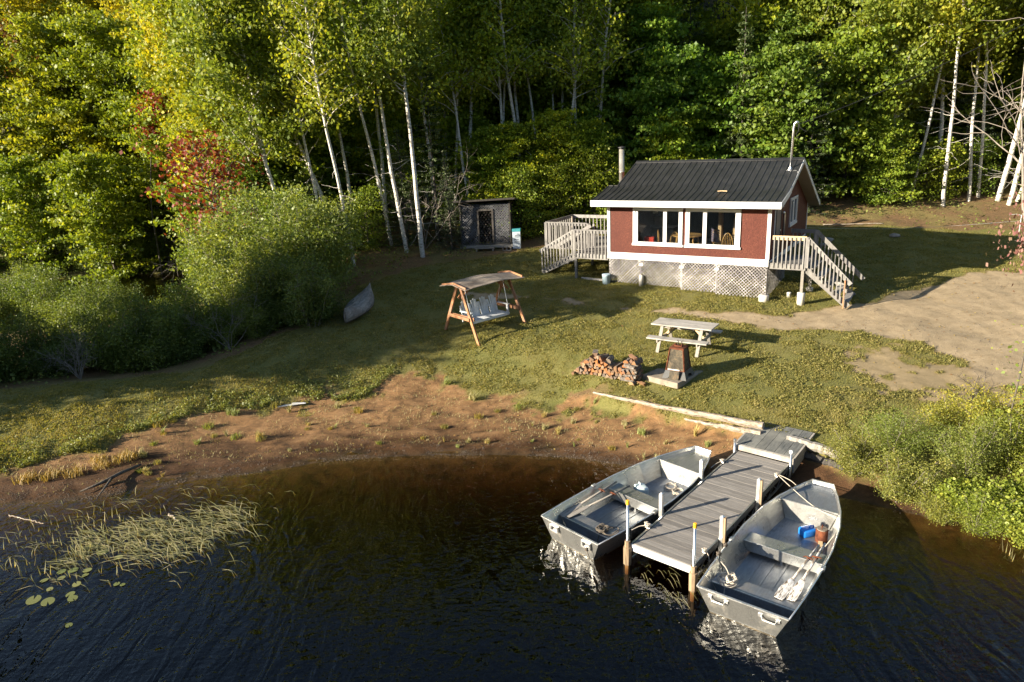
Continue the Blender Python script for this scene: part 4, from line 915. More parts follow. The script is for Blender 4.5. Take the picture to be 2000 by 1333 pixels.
def sleeve_post(x, y, capm, h=.83, r=.024, sleeve=True):
    m = MB(); m.lathe([(r, -1.6), (r, h)], (x, y, 0), 14); pt_ = m.build('pipe_post', M['steel'], dk, True)
    m = MB(); m.lathe([(r*1.28, h-.065), (r*1.28, h+.008), (r*1.1, h+.014)], (x, y, 0), 14); m.build('cap', M[capm], pt_, False)
    if sleeve:
        m = MB(); m.lathe([(.045, -.60), (.045, -.42), (.072, -.40), (.076, -.10), (.072, -.06), (.052, -.055), (.050, .06)], (x, y, 0), 8); m.build('wooden_sleeve', M['sleeve'], pt_)
sleeve_post(-.06, .045, 'yellow'); sleeve_post(-.07, -DWD-.03, 'yellow')
sleeve_post(DL-.02, .03, 'steel', .27, .026, False)
m = MB(); m.lathe([(.026, -.8), (.026, .28)], (DL-.05, -DWD-.03, 0), 14); pt_ = m.build('pipe_post', M['steel'], dk, True)
m = MB(); m.lathe([(.02, .27), (.042, .285), (.05, .31), (.042, .34), (.015, .352)], (DL-.05, -DWD-.03, 0), 14); m.build('ball_cap', M['white'], pt_, True)
def sq_post(x, y, h, two=False):
    m = MB(); a_ = .032; pts = [(x-a_, y-a_), (x+a_, y-a_), (x+a_, y+a_), (x-a_, y+a_)]
    m.hexa([(q[0], q[1], -.35) for q in pts]+[(pts[0][0], pts[0][1], h), (pts[1][0], pts[1][1], h), (pts[2][0], pts[2][1], h-.0), (pts[3][0], pts[3][1], h)], .5)
    m.add([(q[0], q[1], h) for q in pts]+[(x, y, h+.03)], [(0, 1, 4), (1, 2, 4), (2, 3, 4), (3, 0, 4)], .5)
    o_ = m.build('square_post', M['alu_bright'], dk)
    if two: MB().box(x-.03, x+.02, y-.075, y-.036, -.35, h-.005).build('bracket', M['sleeve'], o_)
sq_post(1.12, .036, .44); sq_post(2.80, .036, .44); sq_post(.98, -DWD-.036, .46, True); sq_post(2.63, -DWD-.036, .46, True)
def knot(m, x, y, z, r=.05, n=14, th=.009, rs=None):
    rs = rs or random; pts = []
    for i in range(n*3):
        a_ = i*1.35; k = r*(.55+.45*math.sin(i*.7)); pts.append((x+k*math.cos(a_), y+k*math.sin(a_)*.8, z+.02+.025*math.sin(i*1.1)))
    m.tube(pts, th, 5)
def cleat(x, y):
    m = MB(); m.tube([(x-.07, y, .05), (x-.03, y, .035), (x+.03, y, .035), (x+.07, y, .05)], .010, 6); m.box(x-.025, x+.025, y-.02, y+.02, .0, .035); return m.build('cleat', M['alu_bright'], dk)
for x, y in ((.58, -.02), (.46, -DWD+.02), (1.08, -DWD+.0), (3.78, -DWD+.02), (3.75, -.02)): cleat(x, y)
def rope(name, label, paths, mat='rope', r=.008, cat='rope', knots=()):
    m = MB()
    for P_ in paths:
        P_ = [Vector(q) for q in P_]; out_ = []
        for i in range(len(P_)-1):      # catmull-rom
            a_, b_, c_, d_ = P_[max(i-1, 0)], P_[i], P_[i+1], P_[min(i+2, len(P_)-1)]
            for k in range(6):
                t_ = k/6; out_.append(.5*((2*b_)+(c_-a_)*t_+(2*a_-5*b_+4*c_-d_)*t_*t_+(3*b_-a_-3*c_+d_)*t_**3))
        out_.append(P_[-1]); m.tube(out_, r, 5)
    for k in knots: knot(m, *k)
    b0 = Vector(m.v[0]); m.v = [tuple(Vector(q)-b0) for q in m.v]; o = m.build(name, M[mat], smooth=True); o.location = b0; return tag(o, label, cat)
# ---- ramp box between the bank and the dock
rb = thing('dock_ramp', 'dark wooden ramp box stepping from the bank onto the dock', 'ramp', tuple(dw(DL+.04, 0, 0)), DA)
m = MB(); nb = 6; y0, y1 = -1.20, .04; w_ = (y1-y0)/nb; zf, zr = .13, .24
for i in range(nb):
    a0_, a1_ = y0+i*w_+.004, y0+(i+1)*w_-.004; m.hexa([(.06, a0_, zf-.04), (1.30, a0_, zr-.04), (1.30, a1_, zr-.04), (.06, a1_, zf-.04), (.06, a0_, zf), (1.30, a0_, zr), (1.30, a1_, zr), (.06, a1_, zf)])
m.build('ramp_planks', M['ramp_wood'], rb)
m = MB(); m.hexa([(.0, -1.19, .01), (.0, .05, .01), (.055, .05, .01), (.055, -1.19, .01), (.0, -1.19, .125), (.0, .05, .125), (.058, .05, .135), (.058, -1.19, .135)], .5); m.build('front_board', M['pale_wood'], rb)
for y in (-1.245, .045): m = MB(); m.hexa([(.0, y, -.20), (1.3, y, -.02), (1.3, y+.04, -.02), (0, y+.04, -.20), (0, y, .125), (1.3, y, .235), (1.3, y+.04, .235), (0, y+.04, .125)]); m.build('side_board', M['grey_wood'], rb)
m = MB(); m.box(.02, 1.2, -1.2, .02, -.42, -.21); m.build('crib_base', M['dark_wood'], rb)
# ---------------------------------------------------------------- flat-bottomed aluminium boats
ST = [0, .6, 1.3, 2.1, 2.9, 3.45, 3.9, 4.32]
HT_ = [.70, .735, .755, .745, .67, .545, .385, .20]; HB_ = [.50, .545, .565, .555, .49, .39, .27, .15]
ZT_ = [.43, .43, .43, .435, .45, .465, .485, .51]; ZB_ = [-.028, -.034, -.034, -.034, -.02, .03, .13, .30]
def bst(x): return [float(np.interp(x, ST, q)) for q in (HT_, HB_, ZT_, ZB_)]
def side_y(x, z):
    t, b, zt, zb = bst(x); return b+(t-b)*(z-zb)/(zt-zb)
def make_boat(label, loc, rz, kind):
    b = thing('rowing_boat', label, 'boat', loc, rz, 'flat-bottomed aluminium boats tied to the dock')
    xs = sorted(set(ST+[.3, .95, 1.7, 2.5, 3.2, 3.7, 4.1])); th = .012
    def shell(off, flip):
        vs = []; fs = []
        for x in xs:
            t, bb, zt, zb = bst(x); raked = .10*(1-min(x, 1)) if x < .3 else 0
            for y, z in ((t-off, zt), ((t*.72+bb*.28)-off, zt-(zt-zb)*.28), ((t*.3+bb*.7)-off, zt-(zt-zb)*.7), (bb-off, zb+off), (bb*.5, zb+off), (0, zb+off), (-bb*.5, zb+off), (-bb+off, zb+off), (-(t*.3+bb*.7)+off, zt-(zt-zb)*.7), (-(t*.72+bb*.28)+off, zt-(zt-zb)*.28), (-t+off, zt)):
                xx = x+(.08*(zt-z)/(zt-zb) if x == 0 else 0)+(off if x == 0 else 0)-(off if x == xs[-1] else 0)-(.10*(zt-z)/(zt-zb) if x == xs[-1] else 0)
                vs.append((xx, y, z))
        k = 11
        for i in range(len(xs)-1):
            for j in range(k-1): fs.append((i*k+j, i*k+j+1, (i+1)*k+j+1, (i+1)*k+j))
        fs.append(tuple(range(k-1, -1, -1))); fs.append(tuple((len(xs)-1)*k+j for j in range(k)))
        if flip: fs = [tuple(reversed(f)) for f in fs]
        return vs, fs
    m = MB(); m.add(*shell(0, False), .5); m.add(*shell(th, True), .5)
    m.build('hull', M['alu'], b)
    m = MB()
    xf = [x for x in xs if x <= 3.45]
    vs = []; fs = []
    for i, x in enumerate(xf):
        t, bb, zt, zb = bst(x); z_ = zb+.046; yy = side_y(x, z_)-.013; x = x+.07 if i == 0 else x; vs += [(x, yy, z_), (x, -yy, z_)]
    m.add(vs, [(2*i, 2*i+1, 2*i+3, 2*i+2) for i in range(len(xf)-1)], .5)
    for y in (-.3, -.1, .1, .3): m.beam((.15, y, bst(1)[3]+.050), (2.9, y, bst(1)[3]+.050), .025, .012)
    m.build('floor', M['alu_floor'], b)
    for s in (-1, 1):
        m = MB(); m.tube([(x, s*bst(x)[0], bst(x)[2]+.004) for x in xs], .013, 8); m.build('gunwale', M['alu_bright'], b, True)
    MB().beam((0, -bst(0)[0], .434), (0, bst(0)[0], .434), .034, .022).build('end_rail', M['alu_bright'], b); MB().beam((4.32, -.2, .514), (4.32, .2, .514), .034, .022).build('end_rail', M['alu_bright'], b)
    # bow deck with its bulkhead
    m = MB(); vs = []; xd = [3.44, 3.6, 3.9, 4.1, 4.29]
    for x in xd:
        z = bst(x)[2]-.055; y = side_y(x, z)-.014; vs += [(x, y, z), (x, -y, z)]
    m.add(vs, [(2*i, 2*i+1, 2*i+3, 2*i+2) for i in range(4)], .5); m.build('bow_deck', M['alu_floor'] if kind else M['alu'], b)
    m = MB(); z1 = bst(3.44)[2]-.056; z0 = bst(3.3)[3]+.045; y1, y0_ = side_y(3.44, z1)-.014, side_y(3.4, z0)-.02
    m.add([(3.43, -y1, z1), (3.43, y1, z1), (3.36, y0_, z0), (3.36, -y0_, z0)], [(0, 1, 2, 3)], .5); m.build('bulkhead', M['alu'], b)
    m = MB(); m.beam((3.435, -y1, z1), (3.435, y1, z1), .03, .02); m.build('deck_edge', M['alu_bright'], b)
    for x0, x1, full in ((.46, .76, True), (1.90, 2.22, False)):
        z = .265; ya, yb = side_y(x0, z)-.014, side_y(x1, z)-.014; m = MB()
        m.add([(x0, -ya, z), (x0, ya, z), (x1, yb, z), (x1, -yb, z)], [(0, 1, 2, 3)], .5)
        zb = bst(x0)[3]+.045
        y0_ = side_y(x0, zb)-.014
        if full: m.add([(x0, -ya, z), (x0, ya, z), (x0+.04, y0_, zb), (x0+.04, -y0_, zb)], [(3, 2, 1, 0)], .5); m.add([(x1, -yb, z), (x1, yb, z), (x1, yb, z-.03), (x1, -yb, z-.03)], [(0, 1, 2, 3)], .5)
        else:
            m.add([(x0, -ya, z), (x0, ya, z), (x0, ya-.02, z-.19), (x0, -ya+.02, z-.19)], [(3, 2, 1, 0)], .5); m.add([(x1, -yb, z), (x1, yb, z), (x1, yb-.02, z-.19), (x1, -yb+.02, z-.19)], [(0, 1, 2, 3)], .5)
            m.box(x0+.02, x0+.15, -.02, .02, zb-.03, z-.01)
        st_ = m.build('bench_seat', M['alu_floor'] if full else M['alu'], b)
        MB().beam((x0, -ya, z+.002), (x0, ya, z+.002), .02, .014).build('seat_edge', M['alu_bright'], st_)
    for y in (-.42, .36):        # transom handles
        m = MB(); 
        if kind: m.tube([(.012, y-.12, .335), (-.04, y-.10, .30), (-.04, y+.08, .30), (.012, y+.12, .335)], .013, 6); m.box(-.006, .018, y-.16, y-.10, .31, .36); m.box(-.006, .018, y+.10, y+.16, .31, .36)
        else:
            for q in ((y-.10, y+.10, .355, .375), (y-.10, y+.10, .255, .275), (y-.10, y-.078, .275, .355), (y+.078, y+.10, .275, .355)): m.box(-.035, .02, *q)
        m.build('transom_handle', M['alu_bright'], b)
    for x in (1.55,):
        for s in (-1, 1): MB().box(x-.05, x+.05, s*bst(x)[0]-.03, s*bst(x)[0]+.03, .40, .455).build('oarlock_block', M['alu_bright'], b)
    t, bb, zt, zb = bst(0)
    for s, x in ((1, .9), (-1, .9)): MB().beam((x, s*(side_y(x, .2)+.002), zb+.02), (x, s*(side_y(x, .4)+.002), .41), .006, .03).build('side_rib', M['alu'], b)
    return b
BA = (.865, 11.13, 0.); BAa = 41.7; BB = (3.255, 8.91, 0.); BBa = 51.2
b1 = make_boat('bare aluminium boat left of the dock, two dark oars along its left side', BA, BAa, 0)
b2 = make_boat('bare aluminium boat right of the dock, with peeling white oars and a blue jug', BB, BBa, 1)
def bw(B, A_, x, y, z): c, s = math.cos(R(A_)), math.sin(R(A_)); return Vector((B[0]+x*c-y*s, B[1]+x*s+y*c, z))
b1w = lambda x, y, z: bw(BA, BAa, x, y, z); b2w = lambda x, y, z: bw(BB, BBa, x, y, z)
def oar(label, p0, p1, mat, blade_w, roll=0, collar='rust', grp=None, L_=1.9):
    p0, p1 = Vector(p0), Vector(p1); d = p1-p0; L_ = d.length
    t = thing('oar', label, 'oar', p0, rot=(R(roll), -math.atan2(d.z, math.hypot(d.x, d.y)), math.atan2(d.y, d.x)), group=grp)
    m = MB(); m.tube([(.55, 0, 0), (L_-.14, 0, 0), (L_-.13, 0, 0), (L_, 0, 0)], [.020, .022, .016, .019], 10); m.build('shaft', M[mat], t, True)
    m = MB(); bl = [(0, .8), (.05, .95), (.25, 1.), (.42, .8), (.58, .35), (.66, .25)]; vs = []
    for x, k in bl: hw = blade_w/2*k; vs += [(x, hw, -.006), (x, hw, .006), (x, 0, .010+x*.012), (x, -hw, .006), (x, -hw, -.006), (x, 0, -.010-x*.012)]
    n = len(bl); m.add(vs, [(i*6+j, i*6+(j+1) % 6, (i+1)*6+(j+1) % 6, (i+1)*6+j) for i in range(n-1) for j in range(6)]+[tuple(range(5, -1, -1)), tuple((n-1)*6+j for j in range(6))], .5)
    m.build('blade', M[mat], t)
    m = MB(); x = L_*.72; m.lathe([(.028, -.03), (.028, .03)], (0, 0, 0), 10); m.v = [(x+q[2], q[0], q[1]) for q in m.v]; m.tube([(x, -.09, .02), (x, -.05, .03), (x, .05, .03), (x, .08, .0)], .010, 6); m.build('oarlock', M[collar], t)
    return t
oar('dark grey oar nearest the side in the left boat', b1w(.42, .60, .285), b1w(2.02, .56, .40), 'oar_grey', .15, 5, grp='oars in the left boat')
oar('dark grey oar lying inboard of its twin in the left boat', b1w(.48, .50, .285), b1w(2.12, .30, .36), 'oar_grey', .15, -5, grp='oars in the left boat')
oar('peeling white oar nearer the middle of the right boat', b2w(.60, -.36, .29), b2w(2.25, -.50, .39), 'oar_paint', .16, 5, grp='oars in the right boat')
oar('peeling white oar nearer the side of the right boat', b2w(.66, -.53, .29), b2w(2.30, -.58, .42), 'oar_paint', .16, -8, grp='oars in the right boat')
def coil(cx_, cy_, cz_, B, r, turns, seed, fw_, flat=.03):
    rs = random.Random(seed); P_ = []
    for i in range(turns*9):
        a_ = i*2*math.pi/9; k = r*(.55+.45*rs.random()); P_.append(fw_(cx_+k*math.cos(a_)*1.15, cy_+k*math.sin(a_), cz_+flat*rs.random()))
    return P_
rope('rope_coil', 'loose pale rope tangle on the aft bench of the right boat', [coil(.62, .44, .28, 0, .20, 3, 1, b2w), coil(.60, .38, .30, 0, .09, 7, 2, b2w, .07), [b2w(.7, .45, .3), b2w(.8, .55, .36), b2w(.85, .70, .44)], [b2w(.45, .42, .27), b2w(.35, .40, .10), b2w(.3, .3, .04)]])
rope('rope_coil', 'dark rope tangle on the aft bench of the left boat', [coil(.60, -.28, .28, 0, .12, 6, 3, b1w, .06), coil(.66, -.42, .28, 0, .16, 2, 4, b1w), [b1w(.5, -.3, .28), b1w(.4, -.33, .15), b1w(.33, -.36, -.02)]], 'dark_rope', .009)
rope('rope_coil', 'yellowish rope coil on the forward floor of the left boat', [coil(3.12, .0, .035, 0, .15, 5, 5, b1w, .04), coil(3.05, -.25, .035, 0, .13, 5, 6, b1w, .06)], 'rope', .008)
rope('mooring_rope', 'white rope from the far dock cleat across the bow deck of the right boat', [[dw(3.78, -DWD+.02, .06), dw(3.7, -DWD-.15, .0), b2w(3.75, .42, .52), b2w(3.55, .05, .42), b2w(3.35, -.25, .42), b2w(3.15, -.62, .46)], [b2w(3.15, -.62, .46), b2w(2.95, -.60, .30), b2w(2.75, -.46, .03)]], knots=[(*dw(3.78, -DWD+.02, .03), .05)])
rope('mooring_rope', 'short pink and white rope from the far cleat to the bow of the right boat', [[dw(3.80, -DWD, .05), dw(3.75, -DWD-.25, .02), b2w(3.95, .40, .5)]])
rope('mooring_rope', 'rope tied from the near left cleat to the side of the left boat', [[dw(.58, -.02, .06), dw(.5, .12, .04), dw(.35, .22, .0), b1w(1.05, -.74, .45)]], knots=[(*dw(.58, -.0, .03), .06), (*dw(.63, .06, .03), .04)])
rope('mooring_rope', 'knotted rope hanging at the near right dock corner', [[dw(.46, -DWD+.02, .06), dw(.44, -DWD-.06, -.05), dw(.40, -DWD-.08, -.3), dw(.36, -DWD-.05, -.36)]], knots=[(*dw(.46, -DWD+.02, .03), .055)])
rope('mooring_rope', 'dark rope tied round the left gunwale of the right boat', [[b2w(.95, .74, .45), b2w(.9, .66, .30), b2w(.8, .60, .27)]], 'dark_rope', knots=[(*b2w(.98, .745, .44), .045), (*b2w(1.28, .75, .44), .04)])
rope('mooring_rope', 'rope wrapped on the far left dock cleat, yellow and white', [[dw(3.75, -.02, .06), dw(3.6, .06, .03), dw(3.4, .10, .0)]], knots=[(*dw(3.75, -.0, .03), .055)])
rope('mooring_rope', 'dark knotted rope on the right handle of the left boat\'s stern', [[b1w(-.04, -.46, .30), b1w(-.05, -.5, .18), b1w(-.0, -.5, .05)]], 'dark_rope', knots=[(*b1w(-.04, -.47, .24), .04)])
def jug(name, label, loc, rz, mat, l=.26, w_=.15, h=.12):
    t = thing(name, label, 'jug', loc, rz); m = MB(); m.box(-l/2, l/2, -w_/2, w_/2, 0, h, .5); o_ = m.build('body', M[mat], t, True); b_ = o_.modifiers.new('round', 'BEVEL'); b_.width = .04; b_.segments = 3
    m = MB(); m.tube([(l*.1, -.0, h*.9), (l*.2, 0, h+.035), (l*.42, 0, h+.03), (l*.47, 0, h*.7)], .014, 6); m.build('handle', M[mat], t, True); MB().tube([(l/2-.01, 0, h*.6), (l/2+.03, 0, h*.6)], .022, 8).build('cap', M[mat], t)
jug('bailing_jug', 'bright blue plastic jug on the floor of the right boat', b2w(3.05, -.10, .02), BBa-40, 'blue', .27, .20, .16)
jug('bailing_jug', 'cloudy white plastic jug behind the middle bench of the left boat', b1w(2.48, .28, .01), BAa+60, 'white_plastic', .28, .24, .22)
t = thing('anchor_can', 'rusty tin can weight with rope standing in the right boat', 'can', b2w(3.0, -.36, .02), BBa)
m = MB(); m.lathe([(.10, 0), (.105, .01), (.105, .24), (.098, .245)], n=18); m.build('can', M['rust'], t, True); MB().lathe([(.092, .246), (.09, .262)], n=16).build('concrete_fill', M['concrete'], t); MB().tube([(-.04, 0, .26), (-.02, 0, .33), (.02, 0, .33), (.04, 0, .26)], .008, 6).build('eye_bolt', M['rust'], t)
m = MB(); m.beam((-.16, 0, .04), (.16, 0, .05), .07, .05); o = m.build('wood_block', M['new_wood']); o.location = b2w(2.72, -.42, .02); o.rotation_euler = (0, 0, R(BBa+15)); tag(o, 'split piece of wood beside the rusty can in the right boat', 'wood')
t = thing('oarlock_clamp', 'dark cross-shaped iron fitting clamped high on the left boat\'s inner side', 'fitting', b1w(3.28, .565, .36), BAa-12); m = MB(); m.beam((-.12, 0, 0), (.12, 0, .0), .02, .02); m.beam((0, 0, -.05), (0, 0, .04), .02, .02); m.build('cross', M['black'], t)
# ---------------------------------------------------------------- lines, stakes and scraps on the ground
def gp(x, y, z=0): return (x, y, gz(x, y)+z)
t = thing('line_post', 'thin white post carrying a string at the edge of the back lawn', 'post', gp(22.4, 30.4)); m = MB(); m.beam((0, 0, -.05), (0, 0, 1.0), .022, .022); m.build('stake', M['white'], t); m = MB(); m.tube([(0, 0, .98), (-.15, .1, 1.03), (-.4, .2, 1.0)], .006, 4); m.build('arm', M['white'], t)
a1_ = Vector(gp(22.4, 30.4, .75)); a0_ = Vector(gp(11.5, 32.2, .6)); m = MB(); m.tube([a0_.lerp(a1_, k/12)-Vector((0, 0, .25*math.sin(math.pi*k/12))) for k in range(13)], .0035, 4); o = m.build('string_line', M['white']); tag(o, 'white string stretched across the back lawn right of the cabin', 'string')
log_obj('fallen_branch', 'pale fallen branch on the leafy bank behind the lawn', gp(15.2, 33.6, .05), gp(17.9, 33.2, .05), .03, .02, 11, 'branch')
m = MB(); m.box(-.28, .28, -.06, .06, 0, .02); m.hexa([(.1, -.05, .02), (.5, -.1, .02), (.5, .0, .02), (.12, .05, .02), (.12, -.04, .05), (.45, -.06, .03), (.45, -.0, .03), (.12, .04, .05)]); o = m.build('paddle_scrap', M['white']); o.location = gp(-6.35, 18.3, .0); o.rotation_euler = (0, 0, .25); tag(o, 'flat white scrap lying where the sand meets the grass', 'scrap')
t = thing('driftwood', 'forked dark driftwood branch at the left waterline', 'driftwood', gp(-9.35, 14.55, .04), 0)
MB().tube([(.35, .75, .05), (.1, .3, .07), (-.1, -.05, .04), (-.45, -.4, .0)], [.03, .04, .04, .015], 7).build('main_stem', M['dark_bark'], t, True)
MB().tube([(.0, .1, .05), (.08, -.25, .06), (.12, -.75, .0)], [.03, .025, .01], 6).build('fork', M['dark_bark'], t, True)
log_obj('fallen_branch', 'thin pale stick lying in the left shallows', (-10.9, 13.4, .02), (-9.9, 13.0, .0), .012, .01, 12, 'branch')
log_obj('fallen_branch', 'curved pale stick poking from the shallows among the marsh grass', (-7.35, 13.1, .03), (-7.0, 12.8, .02), .022, .012, 13, 'branch')
for i, (x, y, s_) in enumerate(((13.2, 31.0, .20), (13.9, 30.6, .16), (14.4, 31.3, .22), (17.5, 31.4, .18), (11.6, 33.4, .3))):
    m = MB(); rs = random.Random(i); vs = []; 
    for a_ in range(6):
        for b_ in range(8):
            ph = math.pi*a_/5; th = 2*math.pi*b_/8; k = s_*(.8+.4*rs.random()); vs.append((k*math.sin(ph)*math.cos(th)*1.3, k*math.sin(ph)*math.sin(th), k*.6*math.cos(ph)))
    m.add(vs, [(a_*8+b_, (a_+1)*8+b_, (a_+1)*8+(b_+1) % 8, a_*8+(b_+1) % 8) for a_ in range(5) for b_ in range(8)], .5)
    o = m.build('stone', M['stone'], smooth=True); o.location = gp(x, y, s_*.25)
    tag(o, (['left stone of the three on the dark slope right of the porch', 'low middle stone on the dark slope right of the porch', 'larger right stone on the slope behind the porch stairs', 'single stone on the shaded back lawn', 'big stone at the foot of the bank behind the cabin'])[i], 'stone')
# ---------------------------------------------------------------- vegetation
def leaves(name, C_, size, mat, seed, flat=.4, aspect=1.7, cvar=None, jit=.25, hang=0., six=False):
    """small folded leaf faces at the points C_; var is a mix of a clump tint and a per-leaf tint"""
    rs = np.random.RandomState(seed); n = len(C_); N_ = rs.normal(size=(n, 3)); N_[:, 2] += flat*2.2
    N_ /= np.linalg.norm(N_, axis=1)[:, None]; T = rs.normal(size=(n, 3)); T[:, 2] -= hang
    U = T-N_*np.sum(T*N_, 1)[:, None]; U /= np.linalg.norm(U, axis=1)[:, None]; W_ = np.cross(N_, U)
    s = (size*(1+jit*rs.normal(size=n)).clip(.5, 1.6))[:, None]; a_ = s*.5; b_ = s*.5/aspect
    if six:
        V = np.stack([C_-U*a_, C_-U*a_*.35+W_*b_, C_+U*a_*.45+W_*b_*.8, C_+U*a_, C_+U*a_*.45-W_*b_*.8, C_-U*a_*.35-W_*b_], 1); k = 6
    else:
        V = np.stack([C_-U*a_, C_+W_*b_+U*a_*.1, C_+U*a_, C_-W_*b_+U*a_*.1], 1); k = 4
    F = np.arange(n*k).reshape(n, k); v = rs.rand(n)
    if cvar is not None: v = np.clip(cvar*.62+v*.38+rs.normal(size=n)*.06, 0, 1)
    return np_mesh(name, V.reshape(-1, 3), F, M[mat] if mat else None, v)
def curve(p, d, L_, n, rs, up=.0, wob=.12):
    pts = [np.array(p, float)]; d = np.array(d, float); d /= np.linalg.norm(d)
    for i in range(n):
        d = d+rs.normal(size=3)*wob+np.array([0, 0, up/n]); d /= np.linalg.norm(d); pts.append(pts[-1]+d*L_/n)
    return pts
def trunk_mesh(stem, branches, mat, nt_=9):
    m = MB()
    for pts, r0, r1, n in stem+branches: m.tube([tuple(q) for q in pts], [r0+(r1-r0)*i/(len(pts)-1) for i in range(len(pts))], n, False, .5)
    return m.mesh('trunk', M[mat] if isinstance(mat, str) else mat, True)
def ptl(pts, t):
    x = t*(len(pts)-1); i = min(int(x), len(pts)-2); return pts[i]+(pts[i+1]-pts[i])*(x-i)
def mk_birch(seed, H=15., crown0=.30, lean=.03, spread=1.0, nleaf=9500, r=.12, fork=False, size=.165):
    rs = np.random.RandomState(seed); st = curve((0, 0, -.3), (rs.normal()*lean, rs.normal()*lean, 1), H, 16, rs, .4, .035); stems = [(st, r, .02, 9)]; main = [(st, 1.)]
    if fork:
        b = ptl(st, .35); s2 = curve(b, (rs.normal()*.2, rs.normal()*.1, 1), H*.6, 10, rs, .4, .04); stems.append((s2, r*.6, .02, 7)); main.append((s2, .7))
    br = []; C_ = []; V_ = []
    for st_, w_ in main:
        nb = int(46*w_)
        for i in range(nb):
            t = crown0+(1-crown0)*(i+rs.rand())/nb if w_ == 1 else .2+.8*(i+rs.rand())/nb
            p = ptl(st_, min(t, .99)); az = rs.rand()*6.283; L_ = (2.9*(1-t)**.55+.5)*spread*(.6+.6*rs.rand()); el = .35+.5*t
            b_ = curve(p, (math.cos(az), math.sin(az), el+.2), L_, 6, rs, .1, .14); br.append((b_, .035*(1.1-t)+.008, .005, 4)); tint = rs.rand()
            nc = int(4+L_*2.2)
            for j in range(nc):
                u = .25+.75*(j+rs.rand())/nc; q = ptl(b_, min(u, .99))+rs.normal(size=3)*np.array([.32, .32, .18]); k = int(nleaf/(60*nc*.0+235)*(.5+rs.rand()))
                C_.append(q+rs.normal(size=(k, 3))*np.array([.27, .27, .24])-np.array([0, 0, .12])); V_.append(np.full(k, np.clip(tint*.5+rs.rand()*.5, 0, 1)))
    for i in range(9):      # dead lower twigs
        t = .08+.25*rs.rand(); az = rs.rand()*6.28; br.append((curve(ptl(st, t), (math.cos(az), math.sin(az), .1), .5+1.1*rs.rand(), 5, rs, -.1, .2), .012, .004, 3))
    return trunk_mesh(stems, br, 'birch'), leaves('crown', np.vstack(C_), size, 'leaf_birch', seed, .0, 1.35, np.concatenate(V_), hang=.8)
def mk_maple(seed, H=11., W_=3.2, low=.06, nleaf=15000, mat='leaf_maple', size=.18, bark='dark_bark', r=.11, peak=.35, stems=1):
    rs = np.random.RandomState(seed); S_ = []; br = []; C_ = []; V_ = []
    for s in range(stems):
        st = curve((rs.normal()*.15*(stems > 1), rs.normal()*.15*(stems > 1), -.3), (rs.normal()*.08*(1+stems), rs.normal()*.08*(1+stems), 1), H*(1 if s == 0 else .85), 12, rs, .3, .05); S_.append((st, r/(1+.3*s), .015, 8)); nb = int(64/stems)
        for i in range(nb):
            t = low+(1-low)*((i+rs.rand())/nb); p = ptl(st, min(t, .985)); az = i*2.4+rs.rand()
            pr = math.sin(math.pi*min(1, max(.04, ((t-low)/(1-low))**(math.log(.5)/math.log(peak)))))**.6; L_ = W_*(.3+.75*pr)*(.65+.5*rs.rand())*(1 if stems == 1 else .8)
            b_ = curve(p, (math.cos(az), math.sin(az), .15+.5*t), L_, 6, rs, .12, .12); br.append((b_, .04*(1.05-t)+.008, .006, 4)); tint = rs.rand(); nc = int(3+L_*2.6)
            for j in range(nc):
                u = .25+.75*(j+rs.rand())/nc; off = rs.normal(size=3)*np.array([.42, .42, .10])*(.4+.5*u); q = ptl(b_, min(u, .99))+off; k = int(nleaf/(nb*stems*6.8)*(.4+1.1*rs.rand()))
                C_.append(q+rs.normal(size=(k, 3))*np.array([.30, .30, .10])); V_.append(np.full(k, np.clip(tint*.55+rs.rand()*.45, 0, 1)))
    return trunk_mesh(S_, br, bark), leaves('crown', np.vstack(C_), size, mat, seed, .22, 1.25, np.concatenate(V_), six=False)
def mk_spruce(seed, H=11., W_=1.9, nleaf=15000, size=.16):
    rs = np.random.RandomState(seed); st = curve((0, 0, -.3), (0, 0, 1), H, 8, rs, .3, .008); br = []; C_ = []; V_ = []; t = .03
    while t < .98:
        for k_ in range(7):
            az = rs.rand()*6.283; L_ = W_*(1-t)**.85*(.75+.4*rs.rand())+.12; b_ = curve(ptl(st, t), (math.cos(az), math.sin(az), .05-.35*(1-t)), L_, 5, rs, .25, .06); br.append((b_, .022*(1.1-t)+.004, .003, 3)); tint = rs.rand()
            n = int(nleaf/260.*(L_/W_+.15)*(.6+.6*rs.rand())); u = rs.rand(n)**.7; X = np.array([ptl(b_, min(q, .99)) for q in u]); sd = np.array([-math.sin(az), math.cos(az), 0])
            X = X+sd[None, :]*(rs.normal(size=n)*.16*(1.15-u))[:, None]+rs.normal(size=(n, 3))*np.array([.04, .04, .05])-np.array([0, 0, .03]); C_.append(X); V_.append(np.full(n, tint))
        t += .030+.012*rs.rand()
    return trunk_mesh([(st, .10, .01, 7)], br, 'dark_bark'), leaves('crown', np.vstack(C_), size, 'leaf_spruce', seed, .25, 3.2, np.concatenate(V_))
